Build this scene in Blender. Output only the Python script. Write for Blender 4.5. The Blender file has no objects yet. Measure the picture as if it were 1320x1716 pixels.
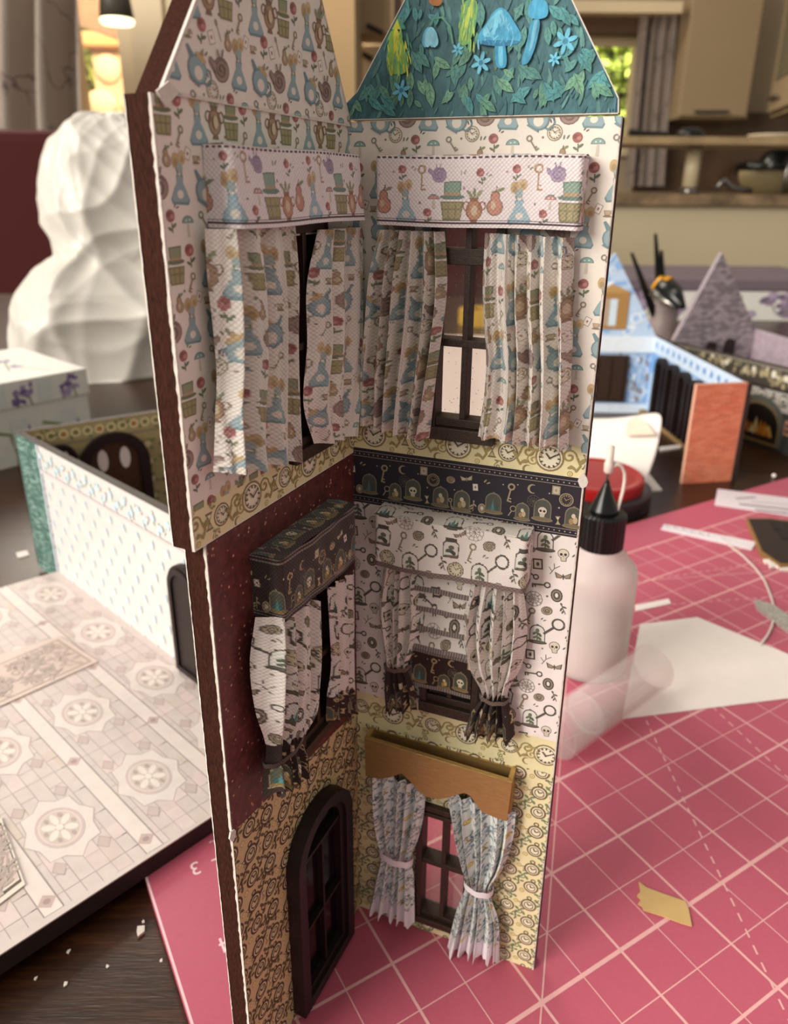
import bpy, math, random
import numpy as np

S = 0.01                       # everything below is laid out in centimetres
rnd = random.Random(11)
scn = bpy.context.scene
col = scn.collection

# ------------------------------------------------------------------ camera
FPX, CX, CY = 1250.778, 660.0, 778.86
CM = np.array([[0.99997275, 0.00260181, 0.00690861],
               [0.0073823, -0.35242975, -0.93580915],
               [0.0, 0.93583465, -0.35243936]])
CC = np.array([0.0, 0.0, 17.80155])
cam_d = bpy.data.cameras.new('camera')
cam = bpy.data.objects.new('camera', cam_d)
col.objects.link(cam)
scn.camera = cam
cam_d.sensor_fit = 'HORIZONTAL'
cam_d.sensor_width = 36
cam_d.lens = 36 * FPX / 1320
cam_d.shift_y = -(858 - CY) / 1320
cam_d.clip_start = 0.01
cam_d.clip_end = 60
from mathutils import Matrix, Vector
rt, dn, fw = CM
cam.matrix_world = Matrix(((rt[0], -dn[0], -fw[0], 0), (rt[1], -dn[1], -fw[1], 0),
                           (rt[2], -dn[2], -fw[2], CC[2] * S), (0, 0, 0, 1)))
cam_d.dof.use_dof = True
cam_d.dof.focus_distance = 0.135
cam_d.dof.aperture_fstop = 34

# ------------------------------------------------------------------ light
wd = bpy.data.worlds.new('world')
scn.world = wd
wd.use_nodes = True
wd.node_tree.nodes['Background'].inputs[0].default_value = (1.0, 0.92, 0.81, 1)
wd.node_tree.nodes['Background'].inputs[1].default_value = 0.37

def area_light(name, loc, target, sx, sy, power, color):
    d = bpy.data.lights.new(name, 'AREA')
    d.shape = 'RECTANGLE'
    d.size, d.size_y, d.energy, d.color = sx * S, sy * S, power, color
    o = bpy.data.objects.new(name, d)
    col.objects.link(o)
    o.location = Vector(loc) * S
    o.rotation_euler = (Vector(target) - Vector(loc)).to_track_quat('-Z', 'Y').to_euler()
    return o

area_light('window_daylight_left', (-300, -150, 165), (0, 25, 5), 220, 220, 182, (1.0, 0.93, 0.83))
area_light('window_daylight_back', (-105, 275, 165), (0, 20, 5), 90, 110, 26, (1.0, 0.92, 0.80))
scn.view_settings.view_transform = 'Standard'
scn.view_settings.look = 'None'
scn.view_settings.exposure = 0.43
scn.view_settings.gamma = 1.0
scn.view_settings.use_curve_mapping = False

# ------------------------------------------------------------------ geometry helpers
def ray(px, py):
    d = CM.T @ np.array([(px - CX) / FPX, (py - CY) / FPX, 1.0])
    return d / np.linalg.norm(d)

def hit(px, py, o, n):
    d = ray(px, py); n = np.asarray(n, float); o = np.asarray(o, float)
    return CC + d * (((o - CC) @ n) / (d @ n))

def gnd(px, py, z=0.0):
    return hit(px, py, (0, 0, z), (0, 0, 1))

def atY(px, py, Y):
    return hit(px, py, (0, Y, 0), (0, 1, 0))

UP = np.array([0, 0, 1.0])
def nrm(v):
    v = np.asarray(v, float); return v / np.linalg.norm(v)

class Plane:
    """upright or flat drawing plane: origin, s axis, t axis, outward normal"""
    def __init__(self, o, s, t, n):
        self.o, self.s, self.t, self.n = [np.asarray(a, float) for a in (o, s, t, n)]
    def W(self, s, t, off=0.0):
        s = np.asarray(s, float)[..., None]; t = np.asarray(t, float)[..., None]; off = np.asarray(off, float)[..., None]
        return self.o + s * self.s + t * self.t + off * self.n
    def st(self, px, py, off=0.0):
        Q = hit(px, py, self.o + self.n * off, self.n) - self.o - self.n * off
        return float(Q @ self.s), float(Q @ self.t)

def lin(h):
    if isinstance(h, str):
        h = [int(h[i:i + 2], 16) / 255 for i in (0, 2, 4)]
    return tuple(c / 12.92 if c <= 0.04045 else ((c + 0.055) / 1.055) ** 2.4 for c in h)

origin = {}
def register(o, parent, loc):
    col.objects.link(o)
    origin[o.name] = np.asarray(loc, float)
    if parent is not None:
        o.parent = parent
    else:
        o.location = Vector(loc) * S

def tag(o, label=None, cat=None, group=None, kind=None):
    if label: o['label'] = label
    if cat: o['category'] = cat
    if group: o['group'] = group
    if kind: o['kind'] = kind
    return o

def empty(name, loc, label, cat, group=None):
    o = bpy.data.objects.new(name, None)
    o.empty_display_size = 0.02
    register(o, None, loc)
    return tag(o, label, cat, group)

def origin_for(parent, V):
    if parent is not None:
        return origin[parent.name]
    return np.array([V[:, 0].mean(), V[:, 1].mean(), V[:, 2].min()])

class MB:
    def __init__(self):
        self.v, self.f, self.c, self.m = [], [], [], []
    def add(self, verts, faces, c='ffffff', mi=0):
        b = len(self.v); c = lin(c)
        self.v += [tuple(map(float, p)) for p in verts]
        for f in faces:
            self.f.append([i + b for i in f]); self.c.append(c); self.m.append(mi)
        return self
    def box(self, o, a, b, c_, col_='ffffff', mi=0):
        o, a, b, c_ = [np.asarray(x, float) for x in (o, a, b, c_)]
        if np.dot(np.cross(a, b), c_) < 0: a, b = b, a
        v = [o, o + a, o + a + b, o + b, o + c_, o + a + c_, o + a + b + c_, o + b + c_]
        return self.add(v, [(3, 2, 1, 0), (4, 5, 6, 7), (0, 1, 5, 4), (1, 2, 6, 5), (2, 3, 7, 6), (3, 0, 4, 7)], col_, mi)
    def prism(self, pts, ext, col_='ffffff', mi=0):
        pts = [np.asarray(p, float) for p in pts]; ext = np.asarray(ext, float); n = len(pts)
        v = pts + [p + ext for p in pts]
        nn = sum((np.cross(pts[i] - pts[0], pts[(i + 1) % n] - pts[0]) for i in range(1, n - 1)), np.zeros(3))
        if np.dot(nn, ext) > 0:
            fs = [list(range(n))[::-1], list(range(n, 2 * n))] + [(i, (i + 1) % n, n + (i + 1) % n, n + i) for i in range(n)]
        else:
            fs = [list(range(n)), list(range(n, 2 * n))[::-1]] + [((i + 1) % n, i, n + i, n + (i + 1) % n) for i in range(n)]
        return self.add(v, fs, col_, mi)
    def tube(self, path, r, n=8, col_='ffffff', mi=0, flat=1.0, closed=False):
        path = np.asarray(path, float); m = len(path)
        r = np.full(m, r) if np.isscalar(r) else np.asarray(r, float)
        tg = np.gradient(path, axis=0)
        if closed: tg = np.roll(path, -1, 0) - np.roll(path, 1, 0)
        V = []; ref = np.array([0, 0, 1.0]) if abs(nrm(tg[0])[2]) < .9 else np.array([1.0, 0, 0])
        for i in range(m):
            t = nrm(tg[i]); a = nrm(np.cross(t, ref)); b = np.cross(a, t)
            ref = b
            for k in range(n):
                q = 2 * math.pi * k / n
                V.append(path[i] + r[i] * (math.cos(q) * a + math.sin(q) * b * flat))
        fs = []
        for i in range(m if closed else m - 1):
            j = (i + 1) % m
            for k in range(n):
                k2 = (k + 1) % n
                fs.append((i * n + k, j * n + k, j * n + k2, i * n + k2))
        if not closed:
            fs += [list(range(n)), list(range((m - 1) * n, m * n))[::-1]]
        return self.add(V, fs, col_, mi)
    def lathe(self, prof, o, n=32, ax=None, col_='ffffff', mi=0, ribs=0, rib_amp=0):
        ax = UP if ax is None else nrm(ax)
        a = nrm(np.cross(ax, [1, 0, 0] if abs(ax[0]) < .9 else [0, 1, 0])); b = np.cross(ax, a); o = np.asarray(o, float)
        V = []
        for r, z in prof:
            for k in range(n):
                q = 2 * math.pi * k / n
                rr = r + (rib_amp * (1 if (k * ribs // n * 1.0, k % 2)[1] else -1) if ribs else 0)
                V.append(o + ax * z + rr * (math.cos(q) * a + math.sin(q) * b))
        fs = []
        for i in range(len(prof) - 1):
            for k in range(n):
                k2 = (k + 1) % n
                fs.append((i * n + k, i * n + k2, (i + 1) * n + k2, (i + 1) * n + k))
        if prof[0][0] > 1e-6: fs.append(list(range(n))[::-1])
        if prof[-1][0] > 1e-6: fs.append(list(range((len(prof) - 1) * n, len(prof) * n)))
        return self.add(V, fs, col_, mi)
    def build(self, name, mats, parent=None, smooth=False, label=None, cat=None, group=None, kind=None, bevel=0, subsurf=0):
        V = np.array(self.v)
        loc = origin_for(parent, V)
        me = bpy.data.meshes.new(name)
        me.from_pydata(((V - loc) * S).tolist(), [], self.f)
        mats = mats if isinstance(mats, (list, tuple)) else [mats]
        for m in mats: me.materials.append(m)
        me.polygons.foreach_set('material_index', self.m)
        at = me.attributes.new('Col', 'FLOAT_COLOR', 'CORNER')
        buf = np.ones((len(me.loops), 4), np.float32)
        lens = [len(f) for f in self.f]
        buf[:, :3] = np.repeat(np.array(self.c, np.float32), lens, axis=0)
        at.data.foreach_set('color', buf.ravel())
        if smooth: me.polygons.foreach_set('use_smooth', [True] * len(me.polygons))
        me.update()
        o = bpy.data.objects.new(name, me)
        register(o, parent, loc)
        if bevel:
            b = o.modifiers.new('bevel', 'BEVEL'); b.width = bevel * S; b.segments = 2; b.limit_method = 'ANGLE'
        if subsurf:
            b = o.modifiers.new('sub', 'SUBSURF'); b.levels = b.render_levels = subsurf
        return tag(o, label, cat, group, kind)

def cloth(name, grids, mat, parent=None, label=None, thick=0.0, cat=None, group=None):
    """grids: list of (positions NVxNUx3, colours NVxNUx3 linear, uv NVxNUx2 in cm)"""
    Vs, Fs, Cs, Us, b = [], [], [], [], 0
    for P, K, U in grids:
        nv, nu = P.shape[:2]
        Vs.append(P.reshape(-1, 3)); Cs.append(K.reshape(-1, 3)); Us.append(U.reshape(-1, 2))
        i = np.arange(nv * nu).reshape(nv, nu) + b
        Fs.append(np.stack([i[:-1, :-1], i[1:, :-1], i[1:, 1:], i[:-1, 1:]], -1).reshape(-1, 4))
        b += nv * nu
    V = np.concatenate(Vs); Fc = np.concatenate(Fs); K = np.concatenate(Cs); U = np.concatenate(Us)
    loc = origin_for(parent, V)
    me = bpy.data.meshes.new(name)
    me.from_pydata(((V - loc) * S).tolist(), [], Fc.tolist())
    me.materials.append(mat)
    at = me.attributes.new('Col', 'FLOAT_COLOR', 'POINT')
    at.data.foreach_set('color', np.c_[K, np.ones(len(K))].astype(np.float32).ravel())
    uvl = me.uv_layers.new(name='UVMap')
    uvl.data.foreach_set('uv', U[Fc.ravel()].astype(np.float32).ravel())
    me.polygons.foreach_set('use_smooth', [True] * len(me.polygons))
    me.update()
    o = bpy.data.objects.new(name, me)
    register(o, parent, loc)
    if thick:
        m = o.modifiers.new('thickness', 'SOLIDIFY'); m.thickness = thick * S; m.offset = -1
    return tag(o, label, cat, group)

# ------------------------------------------------------------------ materials
def new_mat(name):
    m = bpy.data.materials.new(name); m.use_nodes = True
    nt = m.node_tree; b = nt.nodes['Principled BSDF']
    return m, nt, b

def N(nt, t, **kw):
    n = nt.nodes.new(t)
    for k, v in kw.items():
        if k in n.inputs.keys() if isinstance(k, str) and hasattr(n.inputs, 'keys') else False: n.inputs[k].default_value = v
        else: setattr(n, k, v)
    return n

def coords(nt, scale=(1, 1, 1), uv=False, rot=(0, 0, 0)):
    tc = nt.nodes.new('ShaderNodeTexCoord'); mp = nt.nodes.new('ShaderNodeMapping')
    nt.links.new(tc.outputs['UV' if uv else 'Object'], mp.inputs[0])
    mp.inputs['Scale'].default_value = scale; mp.inputs['Rotation'].default_value = rot
    return mp.outputs[0]

def noise(nt, vec, scale, detail=4, rough=.6):
    n = nt.nodes.new('ShaderNodeTexNoise')
    n.inputs['Scale'].default_value = scale; n.inputs['Detail'].default_value = detail; n.inputs['Roughness'].default_value = rough
    nt.links.new(vec, n.inputs['Vector'])
    return n.outputs['Fac']

def mrange(nt, sock, a, b, c, d):
    n = nt.nodes.new('ShaderNodeMapRange')
    for i, v in enumerate((a, b, c, d)): n.inputs[i + 1].default_value = v
    nt.links.new(sock, n.inputs[0]); return n.outputs[0]

def mulcol(nt, colsock, facsock):
    m = nt.nodes.new('ShaderNodeMix'); m.data_type = 'RGBA'; m.blend_type = 'MULTIPLY'
    m.inputs[0].default_value = 1
    nt.links.new(colsock, m.inputs[6]); nt.links.new(facsock, m.inputs[7]); return m.outputs[2]

def mixcol(nt, fac, a, b):
    m = nt.nodes.new('ShaderNodeMix'); m.data_type = 'RGBA'
    nt.links.new(fac, m.inputs[0])
    for s, k in ((a, 6), (b, 7)):
        if isinstance(s, (tuple, list, str)): m.inputs[k].default_value = (*lin(s), 1) if isinstance(s, str) else (*s[:3], 1)
        else: nt.links.new(s, m.inputs[k])
    return m.outputs[2]

def bumpn(nt, b, sock, strength, dist):
    n = nt.nodes.new('ShaderNodeBump'); n.inputs['Strength'].default_value = strength; n.inputs['Distance'].default_value = dist
    nt.links.new(sock, n.inputs['Height']); nt.links.new(n.outputs[0], b.inputs['Normal'])

def plain(name, c, rough=.6, metal=0, var=.1, nscale=200, bump=0, attr=False, stretch=(1, 1, 1), spec=.4):
    """solid colour (or the mesh's own printed colours) with fine mottling"""
    m, nt, b = new_mat(name)
    v = coords(nt, stretch); f = noise(nt, v, nscale)
    k = mrange(nt, f, .25, .75, 1 - var, 1 + var * .6)
    if attr:
        a = nt.nodes.new('ShaderNodeAttribute'); a.attribute_name = 'Col'; cs = a.outputs['Color']
    else:
        r = nt.nodes.new('ShaderNodeRGB'); r.outputs[0].default_value = (*lin(c), 1); cs = r.outputs[0]
    nt.links.new(mulcol(nt, cs, k), b.inputs['Base Color'])
    b.inputs['Roughness'].default_value = rough; b.inputs['Metallic'].default_value = metal
    b.inputs['Specular IOR Level'].default_value = spec
    if bump: bumpn(nt, b, f, bump, .0004)
    return m

def weave(name, pitch=.05, dark=.8, sheen=.1, bump=.6):
    """printed woven cloth: colours from the mesh, woven dots from the cloth's own uv"""
    m, nt, b = new_mat(name)
    a = nt.nodes.new('ShaderNodeAttribute'); a.attribute_name = 'Col'
    v = coords(nt, (1 / pitch, 1 / pitch, 1), uv=True, rot=(0, 0, math.radians(45)))
    vo = nt.nodes.new('ShaderNodeTexVoronoi'); vo.inputs['Scale'].default_value = 1; vo.inputs['Randomness'].default_value = .12
    nt.links.new(v, vo.inputs['Vector'])
    k = mrange(nt, vo.outputs['Distance'], .3, .62, 1.0, dark)
    nt.links.new(mulcol(nt, a.outputs['Color'], k), b.inputs['Base Color'])
    h = mrange(nt, vo.outputs['Distance'], .2, .65, 1.0, 0.0)
    bumpn(nt, b, h, bump, .00012)
    b.inputs['Roughness'].default_value = .85; b.inputs['Specular IOR Level'].default_value = .2
    b.inputs['Sheen Weight'].default_value = sheen
    return m

def wood(name, dark, mid, light, scale=60, stretch=(1, 12, 12), rough=.35, rot=(0, 0, 0)):
    m, nt, b = new_mat(name)
    v = coords(nt, stretch, rot=rot)
    f = noise(nt, v, scale, 6, .65); g = noise(nt, v, scale * 5, 3, .6)
    c1 = mixcol(nt, mrange(nt, f, .3, .7, 0, 1), dark, light)
    c2 = mixcol(nt, mrange(nt, g, .42, .62, 0, .75), c1, mid)
    nt.links.new(c2, b.inputs['Base Color'])
    b.inputs['Roughness'].default_value = rough
    bumpn(nt, b, g, .25, .0003)
    return m

def glossy_clear(name, tint, clear=.8, rough=.06, dust=0.0):
    """thin acetate sheet: see-through, shiny, with a little dust"""
    m, nt, b = new_mat(name)
    out = nt.nodes['Material Output']
    tr = nt.nodes.new('ShaderNodeBsdfTransparent'); tr.inputs[0].default_value = (*tint, 1)
    mx = nt.nodes.new('ShaderNodeMixShader')
    b.inputs['Base Color'].default_value = (.85, .8, .78, 1); b.inputs['Roughness'].default_value = rough
    if dust:
        v = coords(nt); vo = nt.nodes.new('ShaderNodeTexVoronoi'); vo.inputs['Scale'].default_value = 900
        nt.links.new(v, vo.inputs['Vector'])
        k = mrange(nt, vo.outputs['Distance'], .06, .14, min(1, 1 - clear + dust), 1 - clear)
        nt.links.new(k, mx.inputs[0])
    else:
        mx.inputs[0].default_value = 1 - clear
    nt.links.new(tr.outputs[0], mx.inputs[1]); nt.links.new(b.outputs[0], mx.inputs[2])
    nt.links.new(mx.outputs[0], out.inputs[0])
    return m

def emit(name, c, s):
    m, nt, b = new_mat(name)
    b.inputs['Base Color'].default_value = (*lin(c), 1)
    b.inputs['Emission Color'].default_value = (*lin(c), 1); b.inputs['Emission Strength'].default_value = s
    return m

MAT = {}
MAT['print'] = plain('printed_paper', 'ffffff', .55, var=.06, nscale=350, attr=True)
MAT['print_soft'] = plain('printed_board', 'ffffff', .45, var=.07, nscale=220, attr=True)
MAT['paint'] = plain('painted_forest', 'ffffff', .6, var=.4, nscale=420, attr=True, bump=.5, stretch=(1.6, 1.6, .8))
MAT['weave'] = weave('printed_cotton')
MAT['weave_fine'] = weave('fine_cotton', .035, .82, .05, .3)
MAT['weave_dark'] = weave('dark_cotton', .05, .55, .25, .8)
MAT['mdf'] = wood('brown_board_edge', '1f0c06', '482417', '36180d', 160, (8, 8, 1), .85)
MAT['mdf'].node_tree.nodes['Principled BSDF'].inputs['Specular IOR Level'].default_value = .15
MAT['mdf_dark'] = wood('dark_board', '1c1210', '33221c', '2a1b16', 200, (3, 3, 3), .6)
MAT['frame'] = wood('stained_wood_frame', '20130e', '4a3628', '33231a', 260, (3, 3, 3), .45)
MAT['frame_dark'] = plain('dark_stained_wood', '1c0f0d', .5, var=.3, nscale=600, bump=.3)
MAT['torn'] = plain('torn_paper_edge', 'dcd3ca', .9, var=.12, nscale=900, bump=.4)
MAT['gold'] = plain('gold_paint', 'bd9e66', .3, .65, var=.16, nscale=500, bump=.25, stretch=(1, 1, 6))
MAT['table'] = wood('dark_oak_table', '1b0c06', '2a150b', '4b2a14', 26, (1, 13, 13), .32)
MAT['mat'] = plain('pink_mat', 'ffffff', .42, var=.05, nscale=900, attr=True, bump=.12)
MAT['glass'] = glossy_clear('acetate_pane', (.93, .88, .86), .86, .05, .55)
MAT['dark_pane'] = plain('dark_acetate', '0b0707', .12, var=.3, nscale=300)
MAT['bag'] = plain('white_plastic', 'cfcbc2', .4, var=.03, nscale=60)
MAT['paper'] = plain('white_paper', 'efe6e0', .8, var=.03, nscale=120)
MAT['black'] = plain('black_plastic', '0c0d0d', .28, var=.2, nscale=80)
MAT['metal'] = plain('steel', '8d8a86', .25, .9, var=.1)
MAT['red'] = plain('red_upholstery', '3e0609', .9, var=.12, nscale=300, bump=.2)
MAT['redplastic'] = plain('red_plastic', '9c1a18', .3, var=.1)

def glitter():
    m, nt, b = new_mat('maroon_glitter_card')
    v = coords(nt); vo = nt.nodes.new('ShaderNodeTexVoronoi'); vo.inputs['Scale'].default_value = 1500
    nt.links.new(v, vo.inputs['Vector'])
    sep = nt.nodes.new('ShaderNodeSeparateColor'); nt.links.new(vo.outputs['Color'], sep.inputs[0])
    pick = mrange(nt, sep.outputs[0], .86, .97, 0, 1)
    near = mrange(nt, vo.outputs['Distance'], .2, .45, 1, 0)
    mm = nt.nodes.new('ShaderNodeMath'); mm.operation = 'MULTIPLY'
    nt.links.new(pick, mm.inputs[0]); nt.links.new(near, mm.inputs[1])
    f = noise(nt, v, 700)
    base = mixcol(nt, mrange(nt, f, .35, .65, 0, 1), '4d2423', '693331')
    nt.links.new(mixcol(nt, mm.outputs[0], base, 'd9a183'), b.inputs['Base Color'])
    b.inputs['Roughness'].default_value = .45
    bumpn(nt, b, vo.outputs['Distance'], .3, .0001)
    return m
MAT['glitter'] = glitter()

def brickish(name, a, b_, mortar, sc, bw=.5, rh=.25):
    m, nt, b = new_mat(name)
    v = coords(nt, (1, 1, 1), uv=True)
    t = nt.nodes.new('ShaderNodeTexBrick'); t.inputs['Scale'].default_value = sc
    t.inputs['Color1'].default_value = (*lin(a), 1); t.inputs['Color2'].default_value = (*lin(b_), 1); t.inputs['Mortar'].default_value = (*lin(mortar), 1)
    t.inputs['Mortar Size'].default_value = .03; t.inputs['Brick Width'].default_value = bw; t.inputs['Row Height'].default_value = rh
    nt.links.new(v, t.inputs['Vector'])
    k = mrange(nt, noise(nt, v, 3), .3, .7, .85, 1.1)
    nt.links.new(mulcol(nt, t.outputs['Color'], k), b.inputs['Base Color'])
    b.inputs['Roughness'].default_value = .6
    return m

# ------------------------------------------------------------------ drawing: small printed motifs as outlines
def rotp(p, a, x=0, y=0, s=1, fx=1):
    p = np.asarray(p, float) * [fx * s, s]
    c, n = math.cos(a), math.sin(a)
    return np.c_[p[:, 0] * c - p[:, 1] * n + x, p[:, 0] * n + p[:, 1] * c + y]

def E(cx, cy, rx, ry, c, rot=0, n=14, a0=0, a1=360):
    a = np.radians(np.linspace(a0, a1, n + 1)); a = a[:-1] if a1 - a0 == 360 else a
    return [(rotp(np.c_[rx * np.cos(a), ry * np.sin(a)], rot, cx, cy), c, 0)]

def P(pts, c):
    return [(np.asarray(pts, float), c, 0)]

def L(pts, w, c):
    pts = np.asarray(pts, float); t = np.gradient(pts, axis=0); t /= np.linalg.norm(t, axis=1)[:, None] + 1e-9
    n = np.c_[-t[:, 1], t[:, 0]] * w / 2
    return [(np.array([pts[i] + n[i], pts[i + 1] + n[i + 1], pts[i + 1] - n[i + 1], pts[i] - n[i]]), c, 0) for i in range(len(pts) - 1)]

def circ(cx, cy, rx, ry, w, c, n=16, a0=0, a1=360):
    a = np.radians(np.linspace(a0, a1, n + 1))
    p = np.c_[cx + rx * np.cos(a), cy + ry * np.sin(a)]
    return L(p, w, c)

def spiral(cx, cy, r, w, c, turns=1.4, a0=0, d=1, n=18):
    t = np.linspace(0, 1, n); a = a0 + d * t * turns * 2 * math.pi; q = r * (1 - .85 * t)
    return L(np.c_[cx + q * np.cos(a), cy + q * np.sin(a)], w, c)

def m_rose(k='a64a48', g='56654a'):
    return L([(0, -.5), (.03, -.1)], .07, g) + E(.16, -.22, .16, .07, g, .5) + E(-.13, -.32, .14, .06, g, 2.5) + E(0, .2, .27, .26, k) + E(-.12, .26, .13, .11, '7d3233') + E(.08, .16, .12, .1, 'c4716a') + E(.0, .3, .09, .07, '8d3a3a')
def m_key(k='8a7355'):
    return circ(0, .32, .15, .15, .09, k, 10) + L([(0, .17), (0, -.5)], .08, k) + P([(0, -.5), (.2, -.5), (.2, -.42), (0, -.42)], k) + P([(0, -.34), (.15, -.34), (.15, -.27), (0, -.27)], k)
def m_clock(ring='6d5a44', face='f0e6cc', ink='4a3c30', n=12):
    r = E(0, 0, .5, .5, ring, n=20) + E(0, 0, .43, .43, face, n=20) + circ(0, 0, .36, .36, .03, ring, 16)
    for k in range(n):
        a = 2 * math.pi * k / n
        r += L([(.27 * math.cos(a), .27 * math.sin(a)), (.36 * math.cos(a), .36 * math.sin(a))], .05, ink)
    return r + L([(0, 0), (.22, .14)], .045, ink) + L([(0, 0), (-.14, .17)], .045, ink) + E(0, 0, .04, .04, ink, n=6)
def m_watch(ring='6d5a44', face='efe5c6', ink='4a3c30', rim=0.0):
    if rim: return circ(.0, .42, .12, .1, .07, ring, 8) + E(0, -.08, .42, .42, ring, n=18) + E(0, -.08, .33, .33, face, n=16) + circ(0, -.08, .24, .24, .05, ring, 12) + L([(0, -.08), (.16, .03)], .05, ink) + L([(0, -.08), (-.1, .08)], .05, ink)
    c = [(p * .78 + [0, -.1], k, z) for p, k, z in m_clock(ring, face, ink, 8)]
    return circ(.0, .42, .1, .09, .05, ring, 8) + P([(-.06, .27), (.06, .27), (.05, .36), (-.05, .36)], ring) + c
def m_card(k='c9b8a2'):
    return P([(-.3, -.4), (.3, -.4), (.3, .4), (-.3, .4)], '8d7864') + P([(-.25, -.35), (.25, -.35), (.25, .35), (-.25, .35)], 'f2e9df') + E(0, 0, .1, .14, 'b0605a', n=8)
def m_vase(k='7ba0ad', d='55808f'):
    o = [(-.08, -.1), (-.16, -.22), (-.24, -.38), (-.2, -.46), (.2, -.46), (.24, -.38), (.16, -.22), (.08, -.1), (.09, .02), (-.09, .02)]
    return P(np.array(o) * 1.1, d) + P(o, k) + E(0, -.32, .09, .08, 'e6dccb') + L([(-.05, 0), (-.1, .22)], .03, '6b7350') + L([(.05, 0), (.08, .26)], .03, '6b7350') + E(-.1, .28, .1, .14, 'c49c5c') + E(.08, .34, .1, .13, 'd0b078') + E(.0, .16, .09, .1, '8aa7a6') + E(-.1, .25, .05, .07, 'a57f48') + E(.08, .31, .05, .06, 'b58b52')
def m_teapot(k='7ba0ad', d='55808f'):
    return circ(.36, .0, .14, .17, .06, d, 10) + P([(-.25, .0), (-.52, .2), (-.48, .26), (-.2, .16)], d) + E(0, -.05, .34, .3, d) + E(0, -.05, .3, .26, k) + E(.05, -.1, .15, .15, 'e6dccb') + E(0, .24, .2, .07, 'c49c5c') + E(0, .34, .06, .06, 'a57f48') + P([(-.2, -.36), (.2, -.36), (.16, -.29), (-.16, -.29)], d)
def m_urn(k='a57b54', d='7b5638'):
    return E(0, -.12, .25, .3, d) + E(0, -.12, .21, .26, k) + P([(-.12, -.5), (.12, -.5), (.08, -.38), (-.08, -.38)], d) + P([(-.1, .12), (.1, .12), (.15, .24), (-.15, .24)], d) + circ(-.24, .0, .1, .12, .04, d, 8) + circ(.24, 0, .1, .12, .04, d, 8) + E(0, -.12, .09, .15, 'd6bb92') + E(-.14, .34, .05, .14, '7d8a5c', .7) + E(.0, .38, .05, .14, '6f7d52', 0) + E(.14, .34, .05, .14, '8a9666', -.7)
def m_hat(k='7f8a5f', d='5b6644'):
    return E(0, .1, .33, .07, d) + P([(-.2, .1), (.2, .1), (.24, .48), (-.22, .46)], d) + P([(-.17, .14), (.17, .14), (.2, .44), (-.19, .43)], k) + P([(-.2, .13), (.2, .13), (.2, .2), (-.2, .2)], 'b08a5c') + P([(-.3, -.02), (.3, -.02), (.24, -.46), (-.24, -.46)], '6f6a40') + P([(-.26, -.05), (.26, -.05), (.21, -.42), (-.21, -.42)], '9a8c50') + L([(-.25, -.2), (.25, -.2)], .04, '6f6a40') + L([(-.1, -.05), (-.08, -.42)], .03, '6f6a40') + L([(.1, -.05), (.08, -.42)], .03, '6f6a40')
def m_curl(k='94726a', d='6f5049'):
    return E(.02, -.05, .36, .33, d) + E(.02, -.05, .32, .29, k) + spiral(.02, -.04, .27, .06, d, 1.7, .4) + P([(-.3, -.12), (-.5, .2), (-.42, .34), (-.2, .14)], d) + P([(-.3, -.08), (-.46, .2), (-.42, .28), (-.2, .1)], k) + L([(.1, .26), (.2, .44)], .06, d) + L([(-.05, .27), (-.05, .46)], .06, d)
def m_pear(k='a8875f'):
    return E(0, -.15, .28, .28, '7b5b3c') + E(0, .14, .17, .22, '7b5b3c') + E(0, -.15, .24, .24, k) + E(0, .12, .13, .19, k) + L([(0, .3), (.06, .48)], .05, '5c4630') + E(.18, .38, .14, .06, '74804f', .4) + E(-.06, -.1, .08, .12, 'd2b88e')
def m_mush(k='6f9d98'):
    return P([(-.08, -.45), (.08, -.45), (.06, .05), (-.06, .05)], 'c8bfa8') + E(0, .08, .34, .28, '4d7a78', n=10, a0=0, a1=180) + E(0, .09, .29, .23, k, n=10, a0=0, a1=180) + E(-.1, .18, .05, .04, 'd8e2da', n=6) + E(.1, .2, .05, .04, 'd8e2da', n=6)
def m_spoon(k='8a7d6c'):
    return E(0, .34, .11, .16, k) + L([(0, .2), (0, -.5)], .06, k)
def m_leafs(k='5d6a58'):
    return E(-.18, .1, .24, .09, k, .9) + E(.2, -.08, .24, .09, k, .5)
def m_dot(k='8a5a52'):
    return E(0, 0, .3, .3, k, n=7)
def m_cup(k='b99a76'):
    return P([(-.3, .15), (.3, .15), (.2, -.25), (-.2, -.25)], '7d6448') + P([(-.25, .12), (.25, .12), (.16, -.2), (-.16, -.2)], k) + circ(.34, 0, .1, .11, .05, '7d6448', 8) + E(0, -.3, .36, .06, '7d6448')
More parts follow.
